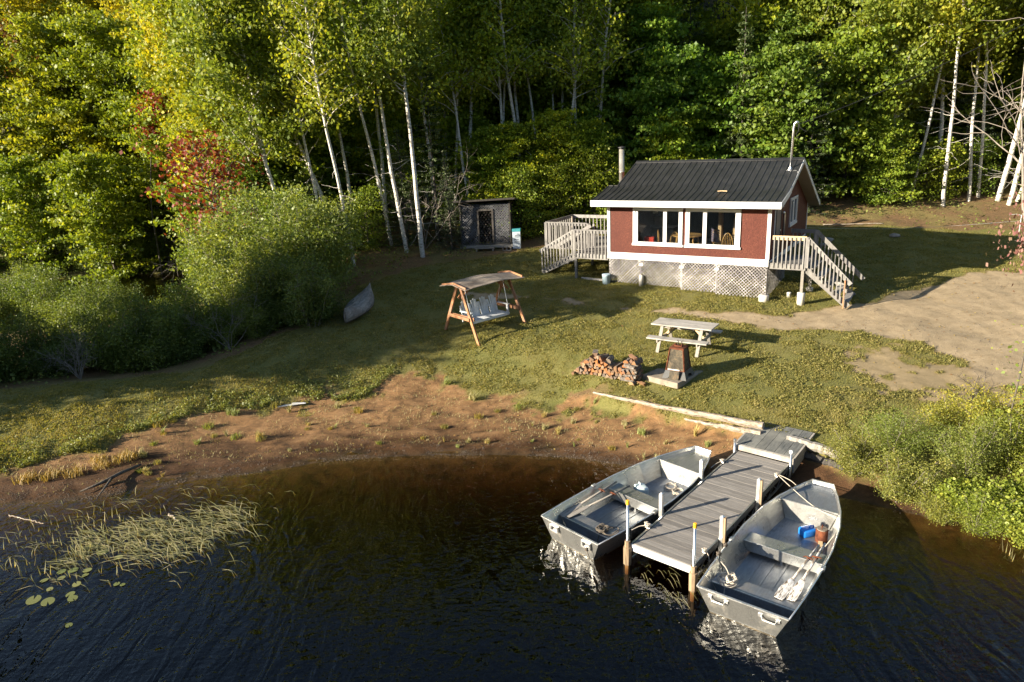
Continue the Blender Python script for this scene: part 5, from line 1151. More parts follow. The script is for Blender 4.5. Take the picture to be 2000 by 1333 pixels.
def mk_shrub(seed, H=3., W_=1.6, nleaf=9000, mat='leaf_alder', size=.085, nst=13, bark='twig', aspect=1.6, clump=.20, six=False, low=.12, stemr=.022, flat=.1):
    rs = np.random.RandomState(seed); S_ = []; br = []; C_ = []; V_ = []
    for s in range(nst):
        az = rs.rand()*6.283; k = rs.rand()**.6; d = np.array([math.cos(az)*k*W_/H, math.sin(az)*k*W_/H, 1.]); L_ = H*(1.05-.35*k)*(.8+.3*rs.rand())
        st = curve((math.cos(az)*.12*W_, math.sin(az)*.12*W_, -.1), d, L_, 8, rs, .0, .10); S_.append((st, stemr*(.7+.5*rs.rand()), .004, 5)); nb = 10
        for i in range(nb):
            t = low+(1-low)*(i+rs.rand())/nb; a2 = rs.rand()*6.283; b_ = curve(ptl(st, min(t, .98)), (math.cos(a2), math.sin(a2), .5), H*.17*(.5+rs.rand()), 4, rs, .1, .2); br.append((b_, stemr*.35, .002, 3)); tint = rs.rand()
            for j in range(3):
                q = ptl(b_, .35+.6*rs.rand()); n = int(nleaf/(nst*nb*3.)*(.4+1.2*rs.rand())); C_.append(q+rs.normal(size=(n, 3))*clump*np.array([1, 1, .8])); V_.append(np.full(n, np.clip(.5*tint+.5*rs.rand(), 0, 1)))
    C_ = np.vstack(C_); V_ = np.concatenate(V_); ok = C_[:, 2] > .0
    return trunk_mesh(S_, br, bark), leaves('foliage', C_[ok], size, mat, seed, flat, aspect, V_[ok], six=six)
def mk_bare(seed, H=2.6, W_=1.6, nst=9, mat='twig', r=.02, depth=2, wob=.16):
    rs = np.random.RandomState(seed); S_ = []
    def grow(p, d, L_, r_, lv):
        b_ = curve(p, d, L_, 7, rs, .0, wob); S_.append((b_, r_, r_*.3, 5 if lv == 0 else 3))
        if lv < depth:
            for k in range(6):
                t = .3+.65*rs.rand(); dd = (b_[-1]-b_[0])/L_+rs.normal(size=3)*.75; grow(ptl(b_, t), dd, L_*.42*(.6+.6*rs.rand()), r_*.5, lv+1)
    for s in range(nst): az = rs.rand()*6.283; k = rs.rand()**.5*W_/H; grow((0, 0, -.05), (math.cos(az)*k, math.sin(az)*k, 1), H*(.7+.4*rs.rand()), r, 0)
    return trunk_mesh(S_, [], mat)
VEG = dict(
    birch=[mk_birch(11, 15.5, .30), mk_birch(12, 17, .36, .05, 1.1, fork=True), mk_birch(13, 14, .24, .06, .95), mk_birch(14, 16, .46, .04, 1.0, 8500), mk_birch(15, 15, .50, .05, .85, 5200, r=.09), mk_birch(16, 15.5, .45, .05, .9, 2600, r=.10)],
    maple=[mk_maple(21, 11), mk_maple(22, 13.5, 3.5, .10, 17000, peak=.45), mk_maple(23, 8, 2.6, .05, 12000), mk_maple(24, 15, 3.6, .22, 17000, peak=.5)],
    spruce=[mk_spruce(31), mk_spruce(32, 7, 1.7, 11000, .13)],
    alder=[mk_shrub(41, 3.2, 1.8, 11000), mk_shrub(42, 2.2, 1.6, 9000), mk_shrub(43, 4.6, 2.3, 15000, size=.10, nst=15, clump=.26, stemr=.03)],
    sapling=[mk_maple(51, 3.4, 1.3, .05, 4200, size=.13, r=.03), mk_maple(52, 5.0, 1.6, .06, 6500, size=.13, r=.04)],
    redmaple=[mk_maple(61, 6.2, 1.9, .35, 2000, 'leaf_red', .15, r=.05), mk_maple(62, 14, 1.5, .70, 2200, 'leaf_red', .17, r=.08)],
    low=[mk_shrub(71, .95, .9, 3600, 'leaf_shrub', .075, 9, clump=.12), mk_shrub(72, 1.3, 1.1, 4600, 'leaf_alder', .075, 10, clump=.14)],
)
_cnt = {}
def plant(kind, v, x, y, name, label, cat, group=None, sc=1., rz=None, tint=(1, 1, 1), lean=(0, 0), part='crown', z=None, lt='trunk'):
    tm, cm = VEG[kind][v]; g = gz(x, y) if z is None else z
    t = thing(name, label, cat, (x, y, g), 0, group); t.rotation_euler = (R(lean[1]), R(lean[0]), R(random.uniform(0, 360) if rz is None else rz)); t.rotation_mode = 'ZXY'
    s_ = sc if isinstance(sc, (tuple, list)) else (sc, sc, sc); t.scale = s_
    add_obj(lt, tm, t); c = add_obj(part, cm, t); c.color = (*tint, 1)
    return t
FOREST = []     # (kind, variant, x, y, scale, tint, lean, descr, name, category)
def tree(*a_, **k): FOREST.append((a_, k))
GREEN = [(1, 1, 1), (1.12, 1.08, .9), (.85, .95, 1.), (1.25, 1.12, .8), (.95, 1.05, .95)]
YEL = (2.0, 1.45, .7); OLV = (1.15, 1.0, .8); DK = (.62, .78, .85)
# key birches in front (x, y, variant, scale, lean towards x/y in degrees)
for x, y, v, sc, ln in ((-3.9, 31.9, 3, .98, (-3, 0)), (-4.7, 32.6, 5, 1.05, (-2, 0)), (-6.9, 31.0, 5, .9, (-4, 0)), (-9.4, 32.2, 1, .95, (-12, 0)), (-8.0, 34.4, 0, 1.0, (-9, 0)), (-2.6, 35.6, 4, .92, (2, 0)), (-2.0, 35.9, 3, .95, (5, 0)), (2.1, 36.8, 4, .9, (-3, 0)), (.9, 37.2, 4, 1.05, (-4, 0)), (3.2, 37.9, 3, .85, (-1, 0)), (5.4, 39.6, 1, 1.1, (4, 0)), (4.2, 40.6, 3, 1.1, (-5, 0)), (16.3, 38.6, 3, 1.15, (7, 0)), (12.6, 40.5, 0, 1.1, (0, 0)), (22.0, 35.4, 4, 1.08, (-6, 0)), (23.6, 35.9, 4, 1.0, (-1, 0)), (25.0, 35.8, 3, 1.08, (3, 0)), (25.2, 35.2, 3, 1.0, (8, 0)), (25.9, 35.6, 4, 1.05, (16, 0)), (22.9, 37.4, 0, 1., (4, 0)), (-12.4, 35.0, 1, .95, (-8, 0)), (-20.6, 45.5, 0, .95, (-3, 0)), (-28.5, 46.6, 2, 1., (3, 0)), (8.6, 41.4, 2, 1.15, (2, 0)), (20.2, 37.2, 2, 1.05, (-5, 0)), (-6.0, 35.4, 5, 1.05, (-5, 0)), (-.3, 36.4, 4, .9, (2, 0)), (1.6, 38.4, 4, 1., (-2, 0)), (2.7, 37.3, 4, .8, (3, 0)), (-5.6, 33.8, 5, .95, (-4, 0)), (-8.6, 33.2, 5, .9, (-6, 0)), (-3.4, 34.4, 5, .9, (3, 0)), (5.0, 38.6, 4, .95, (-3, 0)), (6.6, 40.0, 4, 1.1, (2, 0)), (-1.2, 38.0, 4, 1., (-3, 0)), (24.4, 36.4, 4, .95, (-4, 0)), (20.8, 36.2, 4, .9, (2, 0)), (27.0, 36.6, 4, 1., (6, 0))):
    tree('birch', v, x, y, sc, random.choice([(1.1, 1.05, .9), (1, 1, 1), (1.35, 1.2, .8)]), ln, 'white-trunked birch', 'birch_tree', 'birch tree')
for a_, b_, c_, d_ in ((-1.6, 34.6, .85, -3), (.2, 35.3, .9, 2), (1.0, 36.2, 1., -4), (2.6, 35.9, .85, 3), (3.6, 36.7, .95, -2), (4.5, 37.2, 1., 4), (5.8, 37.6, .9, -3), (-2.9, 36.6, 1., 3), (-4.4, 35.3, .95, -5), (-7.4, 34.6, .95, -8), (-10.6, 33.8, .9, -9), (7.4, 39.2, 1.05, 3)): tree('birch', 5, a_, b_, c_, (1.1, 1.05, .9), (d_, 0), 'white-trunked birch', 'birch_tree', 'birch tree')
tree('birch', 0, -14.6, 40.4, 1.0, YEL, (-2, 0), 'birch turning golden yellow', 'birch_tree', 'birch tree')
# maples and other broadleaf trees on the left, catching the sun
for x, y, v, sc, tn in ((-17.4, 41.2, 1, 1.02, (1.2, 1.15, .9)), (-13.2, 36.6, 0, .95, (1.05, 1.1, .9)), (-21.5, 44.3, 3, 1.0, (1.25, 1.15, .8)), (-26.2, 45.8, 1, 1.05, (1.3, 1.15, .8)), (-31.0, 46.6, 0, 1.2, (1.5, 1.2, .75)), (-35.5, 47.8, 3, 1., (1.3, 1.15, .8)), (-15.6, 43.4, 3, 1.05, YEL), (-11.6, 40.2, 1, 1.1, (1.1, 1.1, .9)), (-23.8, 42.4, 2, .95, (1.15, 1.1, .85)), (-29.0, 43.7, 2, .9, (1.1, 1.1, .9)), (-33.5, 44.2, 2, 1.0, (.9, 1., .9)), (-19.8, 47.8, 1, 1.15, (1.35, 1.15, .7)), (-12.2, 33.4, 2, .8, (.85, .95, .9)), (-10.0, 37.0, 2, 1.1, (.9, 1., .9)), (-14.6, 38.2, 2, 1.1, (1., 1.1, .9)), (19.6, 35.8, 2, .55, (1.15, 1.15, .85)), (17.9, 37.4, 2, 1.0, (1.1, 1.1, .85)), (15.2, 37.0, 0, .85, (.75, .85, .9)), (12.2, 37.2, 2, .9, DK), (9.4, 38.3, 0, .85, DK), (7.2, 37.4, 2, .95, DK), (13.6, 36.2, 2, .95, (.8, .9, .9)), (10.6, 36.9, 2, .8, (.9, .95, .85)), (4.6, 37.6, 2, .9, (.8, .9, .9)), (28.4, 38.8, 2, .95, (1.2, 1.15, .85)), (23.8, 39.9, 2, .95, (1.1, 1.1, .9))):
    tree('maple', v, x, y, sc, tn, (3*math.sin(x*7), 0), 'golden-leaved maple' if tn == YEL else 'bright green maple' if tn[0] > 1.08 else 'dark green maple' if tn[0] < .8 else 'green maple', 'maple_tree', 'maple tree')
for x, y, v, sc in ((-10.1, 30.4, 0, .62), (-11.7, 31.3, 0, .85)): pass
tree('redmaple', 0, -12.3, 31.9, 1.25, (1, 1, 1), (0, 0), 'small maple with red leaves', 'red_maple_tree', 'maple tree')
tree('redmaple', 1, -26.6, 46.9, 1.02, (.85, 2.0, 1), (3, 0), 'tall maple with rusty orange leaves', 'red_maple_tree', 'maple tree')
tree('redmaple', 1, -21.4, 42.9, .80, (1.2, .7, 1.2), (3, 0), 'slender maple with crimson leaves', 'red_maple_tree', 'maple tree')
for x, y, v, sc in ((-2.6, 32.7, 1, .62), (-3.3, 33.8, 0, .8), (-4.8, 33.8, 1, .8), (.4, 35.2, 1, .6), (11.8, 35.6, 0, .9), (15.0, 35.2, 0, .72), (10.2, 39.6, 0, 1.05), (24.3, 37.8, 0, .9), (-16.5, 45.5, 0, 1.1), (27.6, 34.4, 1, .4), (28.6, 34.8, 1, .5), (26.2, 34.0, 1, .30), (18.4, 38.0, 0, 1.1)):
    tree('spruce', v, x, y, sc, (1, 1, 1), (0, 0), 'dark spruce', 'spruce_tree', 'spruce tree')
# the forest that climbs the hill behind
rs_ = random.Random(3); pts_ = []
tries = 0
while len(pts_) < 104 and tries < 9000:
    tries += 1; y = rs_.uniform(38.5, 72); hw = y*.80+3; x = rs_.uniform(-hw, hw)
    if x < -13 and y < 47.5: continue
    if min([math.hypot(x-a_, y-b_) for a_, b_ in pts_]+[9]) < 2.1+(y-38)*.055: continue
    if min([math.hypot(x-f[0][2], y-f[0][3]) for f in FOREST]) < 1.6: continue
    pts_.append((x, y))
for x, y in pts_:
    k = rs_.random(); left = x < -8; far = y > 52
    if k < .50: tree('birch', rs_.randrange(4), x, y, rs_.uniform(.9, 1.15), rs_.choice([(1.1, 1.05, .9), (1, 1, 1), (1.3, 1.15, .8)] if not left else [(1.3, 1.2, .8), YEL, (1.1, 1.1, .9)]), (rs_.uniform(-5, 5), 0), 'white-trunked birch', 'birch_tree', 'birch tree')
    elif k < .92: tree('maple', rs_.choice((1, 3, 0)), x, y, rs_.uniform(.95, 1.25), rs_.choice([(1.3, 1.15, .8), (1.05, 1.05, .9), YEL]) if left else rs_.choice([(.85, .95, .9), (1.05, 1., .85), (1.2, 1.1, .85)]), (rs_.uniform(-3, 3), 0), 'broadleaf tree', 'maple_tree', 'maple tree')
    else: tree('spruce', 0, x, y, rs_.uniform(1.0, 1.45), (1, 1, 1), (0, 0), 'dark spruce', 'spruce_tree', 'spruce tree')
# trees beyond the left edge, the ones that throw the long shadows over the lawn
for x, y, kind, v, sc in ((-19.5, 16.9, 'birch', 2, .60), (-21.2, 17.6, 'birch', 0, .58), (-19.0, 18.6, 'birch', 2, .56), (-23.0, 17.0, 'maple', 2, 1.12), (-24.6, 18.6, 'birch', 2, .72), (-17.6, 17.3, 'birch', 2, .48), (-20.4, 17.0, 'maple', 2, .80)):
    tree(kind, v, x, y, sc, (1, 1, 1), (0, 0), 'shoreline tree beyond the left edge', 'shore_tree', 'tree')
rs_ = random.Random(8)
for a_, b_, c_ in ((-1.4, 35.3, .6), (1.2, 35.4, .62), (3.0, 36.0, .66), (4.8, 36.2, .6), (7.6, 36.0, .62), (-5.2, 36.8, .7), (-3.0, 37.4, .8), (-1.0, 36.8, .62), (.6, 39.0, .85), (2.4, 39.2, .8), (4.2, 38.9, .7), (6.0, 38.2, .62), (-2.2, 40.4, .95), (1.4, 41.6, 1.0), (5.2, 42.2, 1.0), (8.0, 43.4, 1.05), (-6.8, 38.8, .9)): tree('maple', 2, a_, b_, c_, rs_.choice([(1.1, 1.05, .8), (1.3, 1.15, .75), (1., 1., .85)]), (0, 0), 'leafy understorey tree', 'understorey_tree', 'tree')
for i in range(46):
    y = rs_.uniform(39, 60); x = rs_.uniform(-.72*y, .72*y)
    if x < -13 and y < 48: y += 9
    tree('maple', 2, x, y, rs_.uniform(.75, 1.0), rs_.choice([(.9, 1., .85), (1.1, 1.1, .85), (1.3, 1.2, .8)]), (0, 0), 'leafy understorey tree', 'understorey_tree', 'tree')
# labels: place along the picture and depth, unique by construction
def along(x, y):
    f_ = Vector((x, y, 8))-Vector((0, 0, CAM_H)); return .5+(1365/2000)*(f_.dot(_rt)/f_.dot(_fw))
num = ['first', 'second', 'third', 'fourth', 'fifth', 'sixth', 'seventh', 'eighth', 'ninth', 'tenth', 'eleventh', 'twelfth', 'thirteenth', 'fourteenth', 'fifteenth', 'sixteenth', 'seventeenth', 'eighteenth', 'nineteenth', 'twentieth']
def ordn(i): return num[i] if i < 20 else 'twenty-'+num[i-20] if i < 29 else ('thirtieth', 'thirty-first', 'thirty-second', 'thirty-third', 'thirty-fourth', 'thirty-fifth', 'thirty-sixth', 'thirty-seventh', 'thirty-eighth', 'thirty-ninth', 'fortieth')[min(i-29, 10)]
rows = {}
for f in FOREST:
    a_ = f[0]; dep = 'front edge' if a_[3] < 37.5 else 'second rank' if a_[3] < 43 else 'middle ranks' if a_[3] < 50 else 'back ranks' if a_[3] < 60 else 'farthest ranks'
    if a_[3] < 30: dep = 'left shore'
    t_ = a_[5]; de = a_[7]; de = ('golden-yellow ' if t_ == YEL else 'yellowish ' if t_[0] > 1.25 else 'deep green ' if t_[0] < .9 else '')+de if 'birch' in a_[8] or 'broadleaf' in de else de
    rows.setdefault((de, dep), []).append(f)
for (de, dep), L_ in rows.items():
    L_.sort(key=lambda f: along(f[0][2], f[0][3]))
    for i, (a_, k) in enumerate(L_):
        if dep == 'left shore': lab = f'{de}, {num[i]} counting from the left'
        elif len(L_) == 1: lab = f'{de}, the only one in the {dep} of the wood' if not de.endswith('leaves') else de+f' in the {dep} of the wood'
        else: lab = f'{de} in the {dep} of the wood, {ordn(i)} from the left'
        tn_lit = tuple(q*s_ for q, s_ in zip(a_[5], (1.45, 1.45, 1.1))) if -9 < a_[2] < 13 and a_[3] > 33.5 and a_[0] != 'redmaple' else a_[5]  # centre crowns tinted lighter in place of the sun their neighbours block
        plant(a_[0], a_[1], a_[2], a_[3], a_[8], lab, a_[9], 'trees of the wood behind the clearing', a_[4], None, tn_lit, a_[6])
# ---------------------------------------------------------------- undergrowth, bushes
def row_label(lst, fmt, key=None):
    lst.sort(key=key or (lambda q: along(q[2], q[3]))); return [(q, fmt(i, q)) for i, q in enumerate(lst)]
rs2 = random.Random(17)
und = []
edge = [(-9.5, 30.6), (-8.2, 31.6), (-6.6, 33.2), (1.2, 34.0), (2.6, 34.4), (4.2, 34.6), (5.6, 34.8), (7.2, 35.0), (8.8, 35.4), (3.4, 35.8), (6.4, 36.4), (1.9, 35.6), (9.8, 35.0), (18.8, 36.0), (21.4, 36.6), (24.4, 36.9), (26.8, 34.4), (28.4, 33.6), (30.2, 34.4), (29.5, 36.2), (27.8, 35.6), (-7.4, 33.4), (-11.4, 33.0), (-10.6, 34.6), (.6, 33.6), (-1.0, 34.6), (31.5, 36), (5.0, 33.2), (22.6, 36.4)]
for x, y in edge: und.append(['sapling', rs2.randrange(2), x, y, rs2.uniform(.55, .95), rs2.choice([(1.1, 1.1, .9), (.9, 1, .9), (1.3, 1.2, .8)])])
for q, lab in row_label(und, lambda i, q: f'leafy sapling at the wood\'s foot, {ordn(i)} from the left'):
    plant(q[0], q[1], q[2], q[3], 'sapling', lab, 'sapling', 'leafy saplings along the foot of the wood', q[4], None, q[5])
# the alder thicket by the canoe and the bushes along the left bank
ald = [['alder', 2, -8.2, 26.4, 1.05], ['alder', 2, -9.9, 27.4, 1.1], ['alder', 2, -7.9, 28.4, .95], ['alder', 0, -8.5, 24.9, .95], ['alder', 0, -9.2, 24.7, 1.0], ['alder', 0, -7.5, 27.2, .8], ['alder', 2, -11.4, 28.9, 1.0], ['alder', 2, -9.0, 29.6, 1.05], ['alder', 0, -10.6, 25.6, .85]]
for q, lab in row_label(ald, lambda i, q: f'alder bush in the tall thicket beside the canoe, {num[i]} from the left'):
    plant(q[0], q[1], q[2], q[3], 'alder_bush', lab, 'bush', 'alder thicket beside the canoe', q[4], None, rs2.choice([(1.1, 1.1, .9), (1.25, 1.25, 1), (1, 1.05, .9)]), part='foliage', lt='stems')
bk = []
for i in range(26):
    t_ = i/25; x = -17.5+11.0*t_; y = 20.0+.6*math.sin(t_*3)+3.2*t_**1.8
    bk.append(['alder', rs2.choice((0, 1, 1)), x+rs2.uniform(-.3, .3), y+rs2.uniform(.1, 1.6), rs2.uniform(.55, .8)])
for q, lab in row_label(bk, lambda i, q: f'low bush on the left bank above the lawn strip, {ordn(i)} from the left'):
    plant(q[0], q[1], q[2], q[3], 'bank_bush', lab, 'bush', 'bushes on the left bank', q[4], None, rs2.choice([(.7, .78, .7), (.85, .9, .7), (.6, .7, .62)]), part='foliage', lt='stems')
bk = []
for i in range(18):
    x = rs2.uniform(-26, -10.5); y = 24+(-(x+10.5))*.55+rs2.uniform(-2.5, 2.0); bk.append(['alder', rs2.choice((0, 1)), x, y, rs2.uniform(.6, .85)])
for q, lab in row_label(bk, lambda i, q: f'dark bush in the marshy hollow before the pond, {num[i]} from the left'):
    plant(q[0], q[1], q[2], q[3], 'marsh_bush', lab, 'bush', 'bushes in the marshy hollow', q[4], None, rs2.choice([(.8, .9, .8), (.95, 1, .85)]), part='foliage', lt='stems')
bk = [['alder', rs2.choice((0, 1)), -17+rs2.uniform(-16, 4), 43.6+rs2.uniform(-.3, 1.0), rs2.uniform(.8, 1.1)] for i in range(12)]+[['alder', 0, -14.8, 36.8, .75], ['alder', 1, -16.2, 38.0, .8], ['alder', 1, -13.4, 34.6, .8], ['alder', 0, -18.0, 40.6, .8]]
for q, lab in row_label(bk, lambda i, q: f'shaded bush on the far side of the pond, {num[i]} from the left'):
    plant(q[0], q[1], q[2], q[3], 'pond_bush', lab, 'bush', 'bushes behind the pond', q[4], None, (.85, .95, .85), part='foliage', lt='stems')
# bare grey bushes
bare = mk_bare(81, 2.6, 2.0, 12); bare2 = mk_bare(82, 3.4, 2.2, 7, r=.022); bare3 = mk_bare(83, 1.7, .9, 3, 'dark_bark', .022, 2)
def bare_at(me, x, y, s_, label, rz=0, z=None, cat='bush'):
    o = add_obj('bare_bush', me); o.location = (x, y, gz(x, y) if z is None else z); o.scale = (s_,)*3; o.rotation_euler = (0, 0, R(rz)); return tag(o, label, cat)
bare_at(bare, -9.8, 28.2, 1.55, 'grey leafless bush sticking out above the alder thicket'); bare_at(bare, -10.9, 30.2, 1.7, 'grey leafless bush just below the small red maple', 120)
bare_at(bare, -13.4, 20.6, .6, 'grey dead twigs among the low bushes at the left edge', 40); bare_at(bare2, -9.4, 22.4, .55, 'dead twiggy bush between the bank bushes and the thicket', 90); bare_at(bare2, -3.9, 33.0, 1.1, 'bare crooked branches behind the woodshed\'s left side', 30)
# ---- foreground bushes on the right bank, close to the camera
VEG['near'] = [mk_shrub(91, 1.7, 1.25, 15000, 'leaf_shrub', .048, 18, clump=.13, stemr=.012, low=.05), mk_shrub(92, 1.5, 1.2, 9000, 'leaf_shrub', .075, 14, clump=.14, six=True, aspect=1.35, stemr=.014, low=.05), mk_shrub(93, 2.1, 1.4, 15000, 'leaf_alder', .05, 18, clump=.15, stemr=.012, low=.05, aspect=2.2)]
GRN = (.9, 1.0, 1.0); nb_ = [(0, 7.0, 13.05, .60, (.95, .92, 1.0), 'small-leaved bush nearest the dock ramp'), (2, 7.7, 13.0, .62, (.85, .95, 1.0), 'grey-green bush right behind the one nearest the ramp'), (0, 7.45, 12.2, .66, (1., 1., 1.1), 'dense small-leaved bush leaning over the water'), (2, 8.7, 12.2, .66, (.9, .95, 1.1), 'grey-green bush in the middle of the right bank'), (1, 8.3, 11.55, .62, (1.05, 1.2, .8), 'broad-leaved bush dipping towards the water at the lower right'), (0, 9.2, 13.3, .74, (1.25, 1.15, .8), 'yellowish bush behind the bushes on the right bank'), (1, 9.1, 11.1, .70, (1., 1.15, .8), 'broad-leaved bush at the right edge above the water'), (2, 9.7, 12.2, .75, (1.1, 1.1, .9), 'tall narrow-leaved bush at the right edge'), (0, 10.2, 13.6, .75, (1.35, 1.2, .75), 'golden-green bush at the right edge by the gravel'), (1, 10.2, 12.7, .85, (1.2, 1.2, .7), 'bright yellow-green broad-leaved bush at the right edge'), (2, 10.1, 11.0, .7, (.95, 1, .9), 'dark green bush in the lower right corner of the bank'), (1, 9.9, 10.3, .6, (1, 1.15, .8), 'lowest broad-leaved bush at the right edge'), (2, 8.35, 11.15, .5, (1., 1.1, .8), 'narrow-leaved bush hanging lowest over the water, left of the broad-leaved ones'), (0, 7.9, 11.55, .45, (1., 1., .9), 'small bush at the waterline below the dense one'), (1, 8.9, 10.75, .5, (1., 1.1, .8), 'broad-leaved bush spreading over the water with grass stems at its foot'), (0, 10.8, 11.8, .8, (1., 1., .9), 'dense bush at the far right edge')]
for v, x, y, s_, tn, lab in nb_: plant('near', v, x, y, 'bank_bush', lab, 'bush', None, s_, None, (tn[0]*1.25, tn[1]*1.15, tn[2]*.85), part='foliage', lt='stems')
bare_at(bare3, 10.15, 14.0, .85, 'thin leafless branching stem in front of the gravel drive', 20, cat='shrub')
t = VEG['near']; VEG['edge'] = [mk_maple(95, 4.2, 1.1, .30, 1500, 'leaf_shrub', .085, r=.035), mk_maple(96, 4.2, .75, .78, 2200, 'leaf_red', .075, r=.03)]
plant('edge', 0, 10.35, 12.4, 'young_tree', 'slender young tree with sparse green leaves at the right edge', 'tree', None, .78, 30, (1.1, 1.2, .8))
plant('edge', 1, 10.35, 13.5, 'young_maple', 'young maple with pinkish red leaves poking in at the right edge', 'maple tree', None, (.62, .62, 1.26), 70, (1.2, 2.6, 4.0))
bt = mk_bare(84, 5.0, 2.6, 6, 'twig', .035, 2, .14); bare_at(bt, 19.9, 25.6, 1.9, 'bare grey tree reaching in from the right edge', 0, cat='tree')
# dead grey snag behind the deck
log_obj('snag', 'broken dark dead trunk standing behind the side deck', (3.3, 35.6, gz(3.3, 35.6)-.2), (3.35, 35.7, gz(3.3, 35.6)+4.0), .17, .12, 21, 'dead tree', mat='dark_bark')
# ---------------------------------------------------------------- small plants
tm = []
def mk_tuft(seed, n, h, spread, mat, w_=.010):
    rs = np.random.RandomState(seed); az = rs.rand(n)*6.283; r_ = rs.rand(n)**.7*spread; b_ = np.stack([np.cos(az)*r_, np.sin(az)*r_, np.zeros(n)-.01], 1); L_ = h*(.55+.6*rs.rand(n)); a2 = rs.rand(n)*6.283
    out_ = np.stack([np.cos(a2), np.sin(a2)], 1)*(.25+.5*rs.rand(n))[:, None]*L_[:, None]; mid = b_.copy(); mid[:, :2] += out_*.35; mid[:, 2] += L_*.6; tip = b_.copy(); tip[:, :2] += out_; tip[:, 2] += L_*.92
    sd = np.stack([-np.sin(a2), np.cos(a2), np.zeros(n)], 1)*w_/2; V = np.stack([b_-sd, b_+sd, mid+sd*.8, mid-sd*.8, tip+sd*.15, tip-sd*.15], 1).reshape(-1, 3); i6 = np.arange(n)*6
    F = np.concatenate([np.stack([i6, i6+1, i6+2, i6+3], 1), np.stack([i6+3, i6+2, i6+4, i6+5], 1)]); v = np.tile(rs.rand(n), 2); return np_mesh('grass_tuft', V, F, M[mat], v)
TU = [mk_tuft(101, 60, .20, .10, 'leaf_marsh', .012), mk_tuft(102, 90, .14, .14, 'leaf_ground', .012), mk_tuft(103, 140, .16, .22, 'leaf_marsh', .012), mk_tuft(104, 26, .26, .04, 'leaf_marsh', .014)]
tl = []
r3 = random.Random(9)
def add_tuft(v, x, y, s_, tn): tl.append((v, x, y, s_, tn))
for x, y in ((-10.9, 14.9), (-10.4, 15.0), (-9.9, 15.3), (-9.5, 15.6), (-10.1, 15.5), (-11.4, 14.8)): add_tuft(2, x, y, r3.uniform(1, 1.5), (1.1, .85, .6))
while len(tl) < 78:
    x = r3.uniform(-9.5, 4.6); sy, gy = float(shore_y(x)), float(grass_y(x)); u = r3.random(); y = sy+.35+(gy-sy-.3)*u
    add_tuft(r3.choice((0, 1, 1, 3)), x, y, r3.uniform(.5, 1.1)*(.7+.5*u), r3.choice([(1, 1, 1), (1.2, 1.05, .8), (.8, 1., .7)]))
tl.sort(key=lambda q: along(q[1], q[2]))
for i, (v, x, y, s_, tn) in enumerate(tl):
    o = add_obj('grass_tuft', TU[v]); o.location = gp(x, y, 0); o.scale = (s_, s_, s_); o.rotation_euler = (0, 0, r3.uniform(0, 6)); o.color = (*tn, 1); rel = (y-float(shore_y(x)))/(float(grass_y(x))-float(shore_y(x)))
    tag(o, f'{"russet" if tn[1] < .9 else "dry" if tn[1] > 1 else "small"} grass tuft on the {"wet sand" if rel < .3 else "mid beach" if rel < .65 else "upper beach"}, {num[i % 20]} of the {["leftmost", "centre-left", "centre-right", "rightmost"][i//20]} twenty from the left', 'grass tuft', 'grass tufts on the beach')
# grass on the lawns: uncountable blades
def blades(name, P_, h, w_, mat, seed, lean=.5, kind='stuff', vv=None):
    rs = np.random.RandomState(seed); n = len(P_); a2 = rs.rand(n)*6.283; L_ = h*(.5+.9*rs.rand(n)) if np.isscalar(h) else h*(.6+.7*rs.rand(n)); L_ = L_[:, None]; o_ = np.stack([np.cos(a2), np.sin(a2), np.zeros(n)], 1)*lean*L_*rs.rand(n)[:, None]*1.6; sd = np.stack([-np.sin(a2), np.cos(a2), np.zeros(n)], 1)*w_/2
    V = np.stack([P_-sd, P_+sd, P_+o_+np.array([0, 0, 1])*L_], 1).reshape(-1, 3); F = np.arange(n*3).reshape(n, 3); v = rs.rand(n) if vv is None else np.clip(vv*.55+rs.rand(n)*.45, 0, 1)
    return tag(add_obj(name, np_mesh(name, V, F, M[mat], v)), kind=kind)
rs = np.random.RandomState(55); n = 1500000; x = rs.uniform(-17, 23, n); y = 12+22*rs.rand(n)**1.5; gr_, gv_, ff_, gs_, ds_ = masks(x, y); hwv = y*.80+1.5; pn = fbm(x*1.5, y*1.5)
ok = (gr_ > .25+.4*rs.rand(n)) & (np.abs(x) < hwv) & (y > shore_y(x)+.4); x, y, pn = x[ok], y[ok], pn[ok]; lf = np.clip(sst(-3.5, -6.5, x)*sst(3.5, .3, y-grass_y(x)), 0, 1)
k = rs.rand(len(x)) < .40+.5*(pn > .48); x, y, pn, lf = x[k], y[k], pn[k], lf[k]
blades('lawn_grass', np.stack([x, y, ground_z(x, y)-.004], 1), .024+.022*lf+.05*np.clip(fbm(x*4, y*4)-.42, 0, 1)*2, .016, 'leaf_ground', 56, .6, vv=np.clip(pn*1.5-.25+.3*lf, 0, 1))
n = 420000; x = rs.uniform(-14, 21, n); y = 14+19*rs.rand(n)**1.3; gr_, gv_, ff_, gs_, ds_ = masks(x, y); pn = fbm(x*2.2+7, y*2.2); ok = (gr_ > .3) & (np.abs(x) < y*.8+1) & (y > shore_y(x)+.4) & (pn > .48); x, y, pn = x[ok], y[ok], pn[ok]
C_ = np.stack([x, y, ground_z(x, y)+.015+.05*rs.rand(len(x))*np.clip(pn*5-2.4, .2, 1)], 1); tag(add_obj('lawn_weeds', leaves('lawn_weeds', C_, .042, 'leaf_ground', 70, .0, 1.5, np.clip(fbm(x*7, y*7)*1.6-.3, 0, 1))), kind='stuff')
